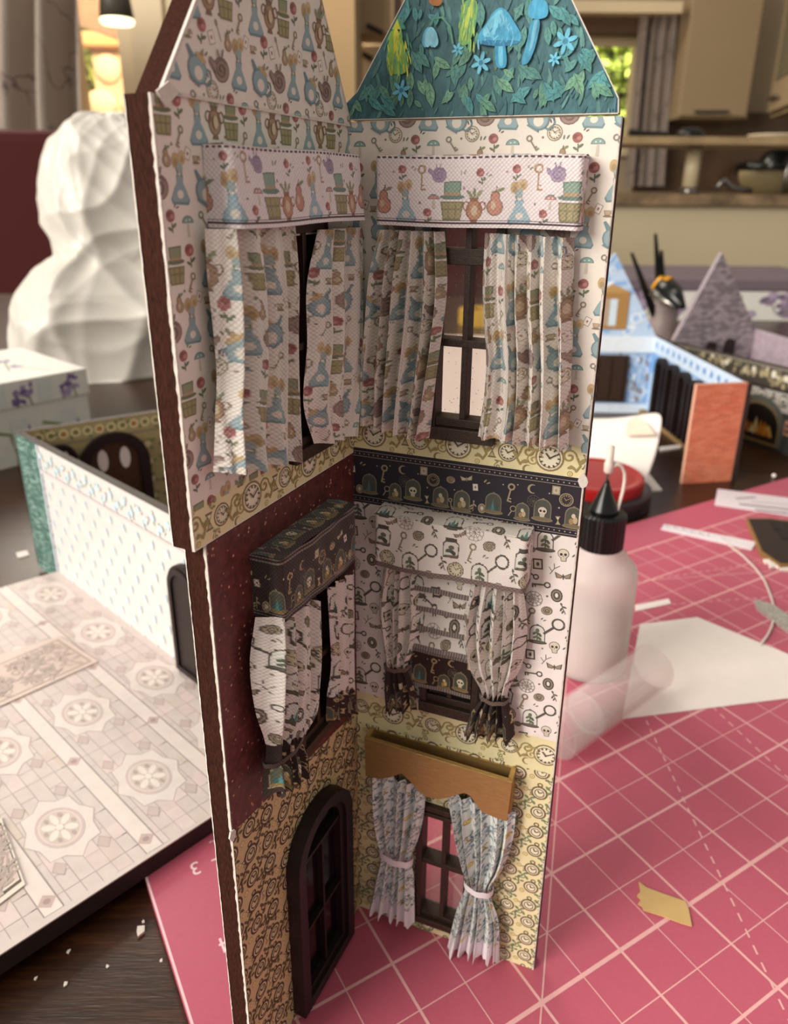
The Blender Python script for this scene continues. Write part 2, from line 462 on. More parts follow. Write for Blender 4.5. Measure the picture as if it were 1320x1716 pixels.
# cabinet-of-curiosities motifs
def m_dome(ins='crystal', ink='4a443c', fill='e3e0d6', base='5a5546'):
    a = np.radians(np.linspace(0, 180, 9))
    o = [(-.3, -.34)] + [(.3 * math.cos(x) * -1, .12 + .3 * math.sin(x)) for x in a] + [(.3, -.34)]
    r = P(np.array(o) * 1.12, ink) + P(o, fill) + E(0, -.38, .42, .1, ink) + E(0, -.36, .36, .06, base) + E(0, .46, .06, .05, ink, n=6)
    if ins == 'crystal':
        r += P([(-.2, -.3), (-.16, .02), (-.08, -.3)], '3f6f70') + P([(-.1, -.3), (-.02, .2), (.07, -.3)], '55898a') + P([(.04, -.3), (.14, .08), (.2, -.3)], '3a6061')
    elif ins == 'skull':
        r += E(0, -.02, .19, .18, '4a443c') + E(0, -.02, .17, .16, 'e8dcc4') + P([(-.1, -.14), (.1, -.14), (.08, -.28), (-.08, -.28)], 'dccfb4') + E(-.07, -.03, .05, .05, '2f2a26', n=7) + E(.07, -.03, .05, .05, '2f2a26', n=7)
    elif ins == 'plant':
        r += L([(0, -.3), (0, .2)], .05, '46503a') + E(-.1, .05, .12, .06, '5c6a4c', .7) + E(.1, .0, .12, .06, '4d5a42', 2.3) + E(-.08, -.14, .12, .06, '6a7656', .6) + E(.09, -.18, .12, .06, '566447', 2.4) + E(0, .2, .08, .1, '5f6f52')
    else:
        r += E(-.07, -.16, .1, .13, 'b98f58') + E(.08, -.1, .09, .15, 'd7b987') + E(0, .08, .08, .1, 'e6d3ad')
    return r
def m_jar(ink='4a443c', fill='dedbcf'):
    return P([(-.3, -.45), (.3, -.45), (.33, .2), (.2, .34), (-.2, .34), (-.33, .2)], ink) + P([(-.26, -.4), (.26, -.4), (.28, .18), (.16, .3), (-.16, .3), (-.28, .18)], fill) + P([(-.22, .34), (.22, .34), (.22, .46), (-.22, .46)], ink) + E(-.08, -.12, .13, .09, '50564a', .5) + E(.09, -.2, .13, .09, '3f463c', 2.4) + E(.02, .04, .1, .11, '5d6356') + P([(-.25, -.4), (.25, -.4), (.25, -.32), (-.25, -.32)], '6b6550')
def m_skull():
    return E(0, .08, .36, .34, '4a443c') + E(0, .08, .32, .3, 'd9cdb6') + P([(-.2, -.2), (.2, -.2), (.16, -.45), (-.16, -.45)], '4a443c') + P([(-.16, -.2), (.16, -.2), (.13, -.41), (-.13, -.41)], 'd0c3aa') + E(-.13, .03, .09, .1, '332d29', n=8) + E(.13, .03, .09, .1, '332d29', n=8) + P([(-.04, -.12), (.04, -.12), (0, -.03)], '332d29')
def m_magn(ink='4f463d'):
    return circ(.15, .15, .26, .26, .08, ink, 14) + L([(-.04, -.04), (-.45, -.45)], .1, ink)
def m_key2(ink='4f463d'):
    return circ(.33, 0, .15, .15, .08, ink, 10) + L([(.18, 0), (-.5, 0)], .08, ink) + P([(-.5, 0), (-.5, -.2), (-.42, -.2), (-.42, 0)], ink) + P([(-.36, 0), (-.36, -.16), (-.28, -.16), (-.28, 0)], ink)
def m_brooch(ink='4a423b'):
    return E(0, 0, .36, .45, ink) + E(0, 0, .28, .36, '8b7f6c') + E(0, 0, .2, .27, ink) + E(0, .02, .1, .16, 'e8dfd0', n=8)
def m_moth(ink='544a40', k='9b8468'):
    return P([(0, .05), (-.5, .3), (-.42, -.1), (-.12, -.12)], ink) + P([(0, .05), (.5, .3), (.42, -.1), (.12, -.12)], ink) + P([(-.08, .06), (-.42, .22), (-.36, -.05), (-.12, -.06)], k) + P([(.08, .06), (.42, .22), (.36, -.05), (.12, -.06)], k) + E(0, 0, .05, .2, ink, n=8)
def m_shell(k='a99779'):
    return E(0, 0, .4, .34, '4f463d') + E(0, 0, .35, .29, k) + spiral(0, 0, .28, .05, '4f463d', 2, 0)
def m_web(ink='8a817a'):
    r = circ(0, 0, .42, .42, .035, ink, 9) + circ(0, 0, .25, .25, .03, ink, 7)
    for k in range(5):
        a = k * math.pi / 5 + .2
        r += L([(-.42 * math.cos(a), -.42 * math.sin(a)), (.42 * math.cos(a), .42 * math.sin(a))], .03, ink)
    return r
def m_frame(ink='4a423b'):
    return P([(-.36, -.42), (.36, -.42), (.36, .42), (-.36, .42)], ink) + P([(-.25, -.31), (.25, -.31), (.25, .31), (-.25, .31)], 'd8cdb8') + E(0, 0, .12, .16, ink, n=8)
def m_sprig(ink='5a554a'):
    return L([(0, -.45), (.03, .4)], .06, ink) + E(-.14, .0, .17, .07, ink, .7) + E(.16, .1, .17, .07, ink, 2.4) + E(-.12, -.22, .15, .06, ink, .7) + E(.05, .4, .07, .12, ink)
def m_twig(ink='6a5f55'):
    return L([(-.4, -.3), (0, 0), (.4, .1)], .05, ink) + L([(0, 0), (.1, .35)], .05, ink) + L([(-.2, -.15), (-.3, .2)], .04, ink)
def m_scroll(k='a08a4a', d=1):
    return spiral(-.16 * d, .1, .28, .07, k, 1.4, 0 if d > 0 else math.pi, d) + L([(.12 * d, .1), (.26 * d, -.2), (.1 * d, -.45)], .07, k) + E(.32 * d, -.02, .16, .07, k, .8 * d) + E(.0, -.3, .13, .05, k, -.7 * d) + E(-.1 * d, -.3, .1, .05, k, .5)
def m_hour(k='7a6a48'):
    return P([(-.25, -.45), (.25, -.45), (.25, -.37), (-.25, -.37)], k) + P([(-.25, .37), (.25, .37), (.25, .45), (-.25, .45)], k) + P([(-.2, -.37), (.2, -.37), (.03, 0), (.2, .37), (-.2, .37), (-.03, 0)], k) + P([(-.14, -.34), (.14, -.34), (0, -.1)], 'cbb47c') + P([(-.14, .34), (.14, .34), (0, .1)], 'ece2c4')
def m_moon(k='8d7b4c'):
    a = np.radians(np.linspace(60, 300, 12)); b = np.radians(np.linspace(290, 70, 10))
    return P(np.r_[np.c_[.45 * np.cos(a), .45 * np.sin(a)], np.c_[.1 + .34 * np.cos(b), .36 * np.sin(b)]], k)
def m_vine(k='6f8560'):
    return spiral(0, .05, .25, .08, k, 1.1, 1, 1, 12) + E(.25, .28, .17, .09, k, .7) + E(-.3, .1, .15, .08, k, 2.2) + E(-.16, -.3, .17, .08, k, .5) + E(.26, -.18, .16, .08, k, -.6) + L([(-.2, -.4), (.3, .4)], .06, k)
def m_sun(k='b59a4a'):
    return E(0, 0, .45, .45, k, n=10) + E(0, 0, .32, .32, 'e5d592', n=10) + E(0, 0, .12, .12, k, n=6)

def put(sh, x, y, s, rot=0, fx=1, z0=0):
    return [(rotp(p, rot, x, y, s, fx), c, z0 + i) for i, (p, c, z) in enumerate(sh)]
def lay(sh, z0, inc=0):
    return [(p, c, z0 + i * inc) for i, (p, c, z) in enumerate(sh)]
def soften(tile, k, paper, dark=1.0):
    """printed inks sit softly in the paper: blend every colour towards it"""
    sh, W, H = tile
    hx = lambda h: np.array([int(h[i:i + 2], 16) for i in (0, 2, 4)], float)
    def mix(c):
        v = hx(c); g = v.mean(); v = g + (v - g) * .8
        v = v * dark * (1 - k) + hx(paper) * k
        return '%02x%02x%02x' % tuple(int(max(0, min(255, q))) for q in v)
    return [(p, mix(c), z) for p, c, z in sh], W, H

def tile_garden(sc=1.0):
    W, H = 1.62 * sc, 2.15 * sc
    it = [(m_vase(), .24, 1.72, .82, .03), (m_urn(), .66, 1.74, .66, 0), (m_hat(), 1.08, 1.7, .62, 0), (m_rose(), 1.42, 1.84, .38, .1), (m_key(), 1.4, 1.42, .32, -.5),
          (m_rose(), .45, 1.18, .38, -.15), (m_spoon(), .86, 1.24, .32, .4), (m_card(), .68, 1.12, .24, .3), (m_teapot(), .3, .66, .66, -.5), (m_curl(), .86, .72, .56, .2),
          (m_clock('8a7a5c', 'efe4cc'), .62, .38, .3, 0), (m_vase(), 1.34, .85, .8, -.05), (m_pear(), 1.08, 1.12, .34, .1), (m_rose('9c4a46'), 1.06, .22, .36, .1), (m_mush(), 1.44, .14, .4, 0),
          (m_key('7b7263'), .2, .2, .32, .6), (m_leafs(), .48, .88, .2, .2), (m_leafs('46423e'), .56, .6, .16, 1), (m_card(), 1.56, 1.18, .22, -.4), (m_cup(), .12, 1.12, .24, 0), (m_leafs(), .84, .3, .18, .5), (m_dot(), .9, 1.46, .09, 0), (m_leafs('46423e'), 1.2, .42, .14, 0), (m_pear('9c7c58'), .8, -.02, .36, .1), (m_dot(), .4, .3, .08, 0), (m_dot('6e7d62'), 1.22, 1.3, .09, 0)]
    out = []
    for m, x, y, s, r in it: out += put(m, x * sc, y * sc, s * sc, r)
    return out, W, H

def tile_curio(sc=1.0):
    W, H = 1.45 * sc, 2.3 * sc
    it = [(m_dome('crystal'), .3, 2.0, .52, .05), (m_key2(), .85, 2.12, .4, .1), (m_brooch(), 1.2, 1.92, .36, .1), (m_web(), .72, 1.74, .44, 0), (m_jar(), .26, 1.34, .5, -.05), (m_key(), .66, 1.3, .42, -.3), (m_shell(), 1.02, 1.5, .32, .3),
          (m_magn(), 1.22, 1.14, .5, 0), (m_dome('plant'), .86, .86, .52, .05), (m_clock('6b5f48', 'd8cba8'), .36, .86, .34, 0), (m_skull(), 1.26, .62, .34, .1), (m_sprig(), .1, .96, .34, .3), (m_dome('skull'), .3, .34, .5, 0), (m_frame(), .74, .3, .3, .1), (m_twig(), 1.1, .26, .34, .4), (m_moth(), 1.3, .1, .36, .1), (m_key2(), .62, .04, .36, -.5), (m_sprig(), 1.36, 1.62, .3, .5), (m_shell('8d8468'), .58, .62, .22, 0), (m_dot('6a5f55'), .56, 1.06, .08, 0), (m_dot('8a6f60'), 1.0, .52, .08, 0), (m_moth(), .44, 1.66, .26, .4), (m_dot('6a5f55'), 1.0, 1.86, .09, 0), (m_leafs('6a6257'), .06, .62, .2, 0), (m_leafs('6a6257'), .96, 1.26, .16, 0), (m_dot('6a5f55'), .5, 2.2, .08, 0)]
    out = []
    for m, x, y, s, r in it: out += put(m, x * sc, y * sc, s * sc, r)
    return out, W, H

def tile_watch(sc=1.0, ring='6f5d42', face='ece1bd', vine='6f8560', rim=0.0):
    W, H = 1.15 * sc, 1.3 * sc
    it = [(m_watch(ring, face, rim=rim), .28, 1.0, .5, 0), (m_watch(ring, face, rim=rim), .84, .78, .46, .2), (m_watch(ring, face, rim=rim), .3, .36, .48, -.2), (m_watch(ring, face, rim=rim), .86, .16, .5, .1), (m_vine(vine), .58, 1.14, .4, 0), (m_vine(vine), .6, .52, .4, 1.5), (m_vine(vine), .05, .66, .38, 3), (m_vine(vine), 1.08, .46, .34, .6), (m_sun(), .06, .12, .16, 0), (m_hour('86703f'), .58, .82, .22, 0), (m_vine(vine), .58, .1, .36, 2.2), (m_vine(vine), .92, 1.16, .34, 2), (m_sun(), 1.08, .98, .15, 0), (m_hour(), .06, .9, .2, .2)]
    out = []
    for m, x, y, s, r in it: out += put(m, x * sc, y * sc, s * sc, r)
    return out, W, H

def tile_clockband():
    W, H = 1.75, .72
    it = [(m_clock('8f7a48', 'f2ead0'), .35, .34, .54, 0), (m_scroll(), .78, .36, .5, 0), (m_hour(), 1.02, .34, .32, 0), (m_clock('7c6c44', 'efe6c4'), 1.32, .34, .38, 0), (m_scroll('a08a4a', -1), 1.62, .36, .5, 0), (m_scroll('b39a55'), .06, .34, .42, 2), (m_sun(), .74, .08, .12, 0), (m_scroll('8d8250', -1), 1.12, .62, .24, 0), (m_sun(), .68, .62, .1, 0), (m_scroll('8d8250'), 1.14, .08, .24, 2), (m_moon(), 1.7, .06, .2, 0)]
    out = []
    for m, x, y, s, r in it: out += put(m, x, y, s, r)
    return out, W, H

def tile_dark(H=1.2):
    W = 2.6
    gold = 'b9a27a'
    def dk(ins): return m_dome(ins, '8f8468', '57584c', '8a7448')
    it = [(dk('crystal'), .25, .44, .5, 0), (m_key(gold), .56, .72, .4, -.2), (dk('egg'), .82, .36, .42, 0), (dk('skull'), 1.2, .46, .52, 0), (m_clock(gold, '3a342f', gold), 1.62, .74, .28, 0), (dk('egg'), 1.78, .4, .5, 0), (dk('egg'), 2.22, .38, .52, 0), (m_shell('cbb08a'), 1.98, .8, .26, 0), (m_frame(gold), 1.42, .9, .22, 0), (m_moon(gold), .98, .86, .22, 0), (m_card(), 2.48, .72, .2, .1), (m_magn(gold), .62, .36, .22, .3), (m_web('6a6258'), 1.02, .62, .3, 0), (m_dot('cfc2a8'), .42, .86, .05, 0), (m_dot('cfc2a8'), 1.5, .56, .06, 0), (m_sprig(gold), 2.45, .32, .26, 0), (m_moth(gold, 'd8c9a6'), 2.3, .86, .26, .2), (m_dot('cfc2a8'), 2.06, .6, .05, 0), (m_hour(gold), 1.5, .3, .2, .1), (m_key(gold), 2.0, .3, .24, .2), (m_leafs(gold), .1, .86, .18, 0), (m_dot('cfc2a8'), 1.3, .82, .05, 0), (m_dot('cfc2a8'), .7, .9, .05, 0), (m_brooch(gold), .03, .3, .24, 0)]
    out = []
    for m, x, y, s, r in it: out += put(m, x, y, s * .95, r)
    return out, W, H

def clip_poly(p, clip):
    """Sutherland-Hodgman against a convex counter-clockwise polygon"""
    out = [tuple(q) for q in p]
    n = len(clip)
    for i in range(n):
        a = clip[i]; b = clip[(i + 1) % n]
        if not out: return []
        inp, out = out, []
        def side(q): return (b[0] - a[0]) * (q[1] - a[1]) - (b[1] - a[1]) * (q[0] - a[0])
        for j in range(len(inp)):
            c, d = inp[j], inp[(j + 1) % len(inp)]
            sc_, sd = side(c), side(d)
            if sc_ >= 0: out.append(c)
            if (sc_ >= 0) != (sd >= 0):
                t = sc_ / (sc_ - sd); out.append((c[0] + t * (d[0] - c[0]), c[1] + t * (d[1] - c[1])))
    return out

def area2(p):
    p = np.asarray(p); return abs(np.sum(p[:, 0] * np.roll(p[:, 1], -1) - np.roll(p[:, 0], -1) * p[:, 1]))

def stamp(mb, pl, shapes, clip, off=.004, holes=(), step=.0009, mi=0):
    """lay flat printed shapes on a plane, clipped to a convex region; painter's order becomes hair-thin ink layers"""
    cl = np.asarray(clip, float)
    lo, hi = cl.min(0), cl.max(0)
    for k, (p, c, z) in enumerate(shapes):
        if (p.max(0) < lo).any() or (p.min(0) > hi).any(): continue
        if any(((p[:, 0] > h[0]) & (p[:, 0] < h[1]) & (p[:, 1] > h[2]) & (p[:, 1] < h[3])).any() for h in holes): continue
        q = clip_poly(p, clip)
        if len(q) < 3 or area2(q) < 1e-5: continue
        q = np.array(q)
        sgn = np.sum(q[:, 0] * np.roll(q[:, 1], -1) - np.roll(q[:, 0], -1) * q[:, 1])
        if (sgn < 0) != (np.dot(np.cross(pl.s, pl.t), pl.n) < 0): q = q[::-1]
        mb.add(pl.W(q[:, 0], q[:, 1], off + step * z), [list(range(len(q)))], c, mi)

def wallpaper(mb, pl, tile, clip, off=.004, holes=(), ox=0, oy=0, flip=1, mi=0):
    sh, W, H = tile
    cl = np.asarray(clip, float); lo, hi = cl.min(0), cl.max(0)
    for i in range(int(math.floor((lo[0] - ox) / W)) - 1, int(math.ceil((hi[0] - ox) / W)) + 1):
        for j in range(int(math.floor((lo[1] - oy) / H)) - 1, int(math.ceil((hi[1] - oy) / H)) + 1):
            stamp(mb, pl, [(np.c_[(p[:, 0] if flip > 0 else W - p[:, 0]) + i * W + ox, p[:, 1] + j * H + oy], c, z) for p, c, z in sh], clip, off, holes, mi=mi)

def raster(shapes, W, H, bg, ppc=70, wrap=True):
    nx, ny = int(W * ppc), int(H * ppc)
    im = np.empty((ny, nx, 3)); im[:] = lin(bg)
    X = (np.arange(nx) + .5) / ppc; Y = (np.arange(ny) + .5) / ppc
    offs = [(i * W, j * H) for i in (-1, 0, 1) for j in (-1, 0, 1)] if wrap else [(0, 0)]
    for p, c, _ in shapes:
        cl = lin(c)
        for dx, dy in offs:
            q = p + [dx, dy]
            x0, y0 = q.min(0); x1, y1 = q.max(0)
            i0, i1 = np.searchsorted(X, [x0, x1]); j0, j1 = np.searchsorted(Y, [y0, y1])
            if i1 <= i0 or j1 <= j0: continue
            gx, gy = np.meshgrid(X[i0:i1], Y[j0:j1])
            ins = np.zeros(gx.shape, bool)
            for k in range(len(q)):
                a, b = q[k], q[k - 1]
                cond = ((a[1] > gy) != (b[1] > gy))
                if cond.any():
                    ins ^= cond & (gx < (b[0] - a[0]) * (gy - a[1]) / (b[1] - a[1] + 1e-12) + a[0])
            im[j0:j1, i0:i1][ins] = cl
    return im, ppc

def sample(sw, u, v):
    im, ppc = sw
    return im[np.floor(v * ppc).astype(int) % im.shape[0], np.floor(u * ppc).astype(int) % im.shape[1]]

# ------------------------------------------------------------------ the two tower walls and their planes
P0 = np.array([-0.82559, 14.29689, 0.0])
PR = Plane(P0, (0.93127, -0.36432, 0), UP, (-0.36432, -0.93127, 0))
PL = Plane(P0, (-0.43010, -0.90278, 0), UP, (0.90278, -0.43010, 0))

# ------------------------------------------------------------------ table and cutting mat
tb = MB()
tb.box((-75, -35, -4.3), (150, 0, 0), (0, 165, 0), (0, 0, 4))
table = empty('dining_table', (0, 40, -4.3), 'dark oak table top with visible grain under all the craft things', 'table')
tb.build('table_top', MAT['table'], table, bevel=.3)
for x in (-68, 62):
    for y in (-28, 118):
        MB().box((x, y, -76), (7, 0, 0), (0, 7, 0), (0, 0, 71.8)).build('leg', MAT['table'], table)

MX = np.array([0.86253807, 0.50599217, 0]); MY = np.array([-0.50599217, 0.86253807, 0])
MO = np.array([5.7190, 13.1290, 0])
G = 1.27
mo = MO - 0 * MX
PM = Plane(mo, MX, MY, UP)
mat_mb = MB()
x0, x1, y0, y1 = -7.66 * G, 34 * G, -24 * G, 13.95 * G
PINK = 'bd5b70'
rr = .5
mat_mb.prism([PM.W(s, t, -.3) for s, t in ((x0, y0), (x1, y0), (x1, y1), (x0, y1))], (0, 0, .3), PINK)
LINE = 'e6aeae'
def mline(a, b, w, c=LINE, off=.004):
    stamp(mat_mb, PM, L([a, b], w, c), [(x0, y0), (x1, y0), (x1, y1), (x0, y1)], off, step=0)
gx0, gx1, gy0, gy1 = -6, 32, -22, 12
for i in range(gy0, gy1 + 1):
    mline((gx0 * G, i * G), (gx1 * G, i * G), (.105 if i % 4 == 0 else .075) if i % 2 == 0 else .03, LINE, .003)
for j in range(gx0, gx1 + 1):
    mline((j * G, gy0 * G), (j * G, gy1 * G), .07 if j % 2 == 0 else .03, LINE, .004)
mline((-12 * G, -10 * G), (14 * G, 16 * G) if False else (10 * G, 12 * G), .04, LINE, .005)
def dashed(a, b, w=.05, dash=.24, gap=.2):
    a, b = np.array(a), np.array(b); n = np.linalg.norm(b - a); d = (b - a) / n; k = 0
    while k < n:
        mline(a + d * k, a + d * min(n, k + dash), w, LINE, .006); k += dash + gap
dashed((.0 * G, -5.3 * G), (9.5 * G, 11.15 * G)); dashed((6.0 * G, -3.3 * G), (9.6 * G, 11.5 * G))
mline((11.9 * G, 10 * G), (22 * G, 6 * G), .04, LINE, .0075)
mline((11.9 * G, 10 * G), (20 * G, 10.8 * G - 4 * G), .035, LINE, .009)
dashed((8 * G, 11 * G), (24 * G, 7 * G)); dashed((9 * G, 9.3 * G), (22 * G, 4 * G))
for a, b in (((x0, y0), (x0, y1)), ((x0, y1), (x1, y1))):
    pass
mline((x0 + .03, y0), (x0 + .03, y1), .06, 'f0c8cf', .003)
for k in range(-10, 25):                      # ruler ticks on the left margin
    yy = (12 - k * .5) * G
    mline((-6 * G - (.38 if k % 4 == 0 else .5 if k % 2 == 0 else .25), yy), (-6 * G, yy), .05 if k % 4 == 0 else .03, 'f3d5d9', .005)
def numeral(mb, txt, pos, size, xdir, ydir, c):
    cu = bpy.data.curves.new('numeral', 'FONT'); cu.body = txt; cu.size = 1; cu.align_x = 'CENTER'; cu.align_y = 'CENTER'
    ob = bpy.data.objects.new('numeral', cu); me = ob.to_mesh()
    vs = [pos + xdir * v.co.x * size + ydir * v.co.y * size for v in me.vertices]
    mb.add(vs, [list(p.vertices) for p in me.polygons], c)
    ob.to_mesh_clear(); bpy.data.objects.remove(ob); bpy.data.curves.remove(cu)
for n in range(1, 8):
    numeral(mat_mb, str(n), PM.W(-6.66 * G, (12 - 2 * n) * G, .006), .62, -MX, -MY, 'f3d5d9')
    numeral(mat_mb, str(n), PM.W((2 * n - 6) * G, 12.7 * G, .006), .62, -MX, -MY, 'e9a9b6')
mat_mb.build('cutting_mat', MAT['mat'], None, label='pink self healing cutting mat with white inch grid lying on the table', cat='cutting mat')

# ------------------------------------------------------------------ tower house
HT, MID = 18.80, 12.70
house = empty('tower_house', P0, 'tall folding miniature house wall pair papered inside with curtained windows', 'dollhouse')
BROWN = '6b3a25'

def panel(name, pl, s0, s1, t0, t1, th, holes, base, prints, edge_hi=True, jit=.012, seed=1, mats=None):
    """papered board: paper face with holes, board body behind and torn white paper rims"""
    r = random.Random(seed)
    mb = MB()
    bgs = [(c[0][1], c[2][1], bg) for _, c, _, _, _, bg in prints if bg]
    ss = sorted({s0, s1, *[h[0] for h in holes], *[h[1] for h in holes]}); ts = sorted({t0, t1, *[h[2] for h in holes], *[h[3] for h in holes], *[x for b in bgs for x in b[:2]]})
    inhole = lambda s, t: any(h[0] < s < h[1] and h[2] < t < h[3] for h in holes)
    fl = np.dot(np.cross(pl.s, pl.t), pl.n) < 0
    def quad(q, c, mi, rev=False):
        idx = [0, 1, 2, 3]
        if fl != rev: idx = idx[::-1]
        mb.add(q, [idx], c, mi)
    for i in range(len(ss) - 1):
        for j in range(len(ts) - 1):
            a, b, c, d = ss[i], ss[i + 1], ts[j], ts[j + 1]
            if inhole((a + b) / 2, (c + d) / 2): continue
            cc = next((k for lo_, hi_, k in bgs if lo_ <= (c + d) / 2 <= hi_), base)
            if base is not None: quad(pl.W([a, b, b, a], [c, c, d, d], 0), cc, 0)
            quad(pl.W([a, b, b, a], [c, c, d, d], -th), BROWN, 1, True)
    for h in holes:
        a, b, c, d = h
        for q in (([a, a, a, a], [c, d, d, c]), ([b, b, b, b], [d, c, c, d]), ([a, b, b, a], [c, c, c, c]), ([b, a, a, b], [d, d, d, d])):
            mb.add(pl.W(q[0], q[1], [0, 0, -th, -th]), [[0, 1, 2, 3]], BROWN, 1)
    # rim of the board and torn white paper edge along its free side
    quad([*pl.W([s1, s1], [t0, t1], 0)[[0]], *pl.W([s1, s1], [t0, t1], -th), *pl.W([s1, s1], [t0, t1], 0)[[1]]], BROWN, 1)
    quad([*pl.W([s0, s0], [t0, t1], -th)[[0]], *pl.W([s0, s0], [t0, t1], 0), *pl.W([s0, s0], [t0, t1], -th)[[1]]], BROWN, 1)
    quad([*pl.W([s0, s1], [t1, t1], 0), *pl.W([s1, s0], [t1, t1], -th)], BROWN, 1)
    quad([*pl.W([s1, s0], [t0, t0], 0), *pl.W([s0, s1], [t0, t0], -th)], BROWN, 1)
    n = int((t1 - t0) / .09)
    tt = np.linspace(t0, t1, n)
    for depth in ((0,), (-th,)):
        w = [.038 + r.uniform(-.012, .014) for _ in range(n)]; o = [r.uniform(0, jit) for _ in range(n)]
        w = np.array(w) * (1 if depth[0] == 0 else .5)
        k = 1 if depth[0] == 0 else -1
        A = pl.W(np.full(n, s1) + np.array(o), tt, depth[0] + .004 * k); B = pl.W(np.full(n, s1 + .012), tt, depth[0] - w * k)
        C2 = pl.W(np.full(n, s1 - .022), tt, depth[0] + .004 * k)
        for i in range(n - 1):
            mb.add([A[i], B[i], B[i + 1], A[i + 1], C2[i], C2[i + 1]], [[0, 1, 2, 3], [4, 0, 3, 5]], 'f1e9e2', 2)
    for tile, clip, ox, oy, flip, bg in prints:
        if tile: wallpaper(mb, pl, tile, clip, .003, holes, ox, oy, flip)
    return mb, (mats or [MAT['print'], MAT['mdf'], MAT['torn']])

def rect(a, b, c, d): return [(a, c), (b, c), (b, d), (a, d)]

garden, curio, watch, clockband, darkt = soften(tile_garden(.84), .2, 'e9e0d6'), soften(tile_curio(.9), .1, 'ece3df'), soften(tile_watch(.86, rim=.1), .1, 'e4d9ac'), soften(tile_clockband(), .1, 'e6dcae'), soften(tile_dark(), .12, '2b2630')
hR = [(1.72, 2.82, 13.45, 17.1), (1.68, 2.84, .62, 4.05)]
PAPER, CREAM, CURIO = 'e9e0d6', 'e6dcae', 'ece3df'
RW = 4.6
mb, ms = panel('right_wall', PR, 0, RW, 0, HT, .36, hR, PAPER, [
    (garden, rect(0, RW, 13.3, HT), .35, .2, 1, None),
    (clockband, rect(0, RW, 12.8, 13.42), .1, 12.78, 1, CREAM),
    (curio, rect(0, RW, 6.85, 11.6), .62, .3, 1, CURIO),
    (darkt, rect(0, RW, 11.6, 12.8), .1, 11.6, 1, '2b2630'),
    (clockband, rect(0, RW, 5.95, 6.85), .55, 6.1, 1, CREAM),
    (watch, rect(0, RW, 0, 5.98), .15, .1, 1, 'e4d9ac')], seed=3)
for t in (11.66, 11.76, 12.64, 12.74):                     # printed stitched borders of the dark frieze
    stamp(mb, PR, L([(0, t), (RW, t)], .012, '9a8f86'), rect(0, RW, 0, HT), .03, step=0)
for k in range(46):
    for t in (11.71, 12.69):
        stamp(mb, PR, put(m_dot('a89c90'), .05 + k * .1, t, .05), rect(0, RW, 0, HT), .03, step=0)
mb.build('right_wall', ms, house, label='brightly lit right wall with storybook, frieze, curiosity and clock papers')

hL = [(1.12, 2.2, 13.5, 17.0), (1.05, 2.4, 7.1, 10.7)]
UW, LW = 4.9, 4.66
mb, ms = panel('left_upper_wall', PL, 0, UW, MID - .02, HT, .42, hL[:1], PAPER, [
    (garden, rect(0, UW, MID + .6, HT), .2, .9, -1, None),
    (clockband, rect(0, UW, MID, MID + .68), .3, MID - .02, -1, CREAM)], seed=5)
mb.build('left_upper_wall', ms, house, label='shaded upper left wall in storybook paper over a clock border')
mb, ms = panel('left_lower_wall', PL, 0, LW, 0, MID - .02, .42, hL[1:], None, [], seed=6)
mb.build('left_lower_wall', ms, house)
mb = MB()                                                  # glitter card and clock paper glued on the lower board
gl = [(0, 6.28), (LW, 6.98), (LW, MID - .03), (0, MID - .03)]
def face_with_holes(mb, pl, poly_fn, s0, s1, hs, mi=0, c='ffffff', off=0.0):
    cuts = sorted({s0, s1, *[h[0] for h in hs], *[h[1] for h in hs]})
    fl = np.dot(np.cross(pl.s, pl.t), pl.n) < 0
    for a, b in zip(cuts, cuts[1:]):
        segs = [(poly_fn(a)[0], poly_fn(b)[0], poly_fn(a)[1], poly_fn(b)[1])]
        for h in hs:
            if h[0] <= (a + b) / 2 <= h[1]:
                lo_a, lo_b, hi_a, hi_b = segs[0]
                segs = [(lo_a, lo_b, h[2], h[2]), (h[3], h[3], hi_a, hi_b)]
        for la, lb, ha, hb in segs:
            if ha - la < 1e-3 and hb - lb < 1e-3: continue
            q = pl.W([a, b, b, a], [la, lb, hb, ha], off)
            mb.add(q, [[3, 2, 1, 0] if fl else [0, 1, 2, 3]], c, mi)
mg = MB()
bot = lambda s: 6.28 + (6.98 - 6.28) * s / LW
face_with_holes(mg, PL, lambda s: (max(bot(s), 0), MID - .03), 0, LW, hL[1:], off=.004)
mg.build('glitter_card', MAT['glitter'], house, label='maroon glitter card panel on the middle storey')
mw = MB()
face_with_holes(mw, PL, lambda s: (0, bot(s)), 0, LW, [], c='cbb488', off=.004)
wallpaper(mw, PL, soften(tile_watch(.95, '54402a', 'd6c08e', '66583a', .1), .0, 'd9caa0'), [(0, 0), (LW, 0), (LW, bot(LW)), (0, bot(0))], .006, [], .1, .2, -1)
mw.build('clock_wallpaper', MAT['print'], house, label='clock patterned paper on the ground floor of the left wall')

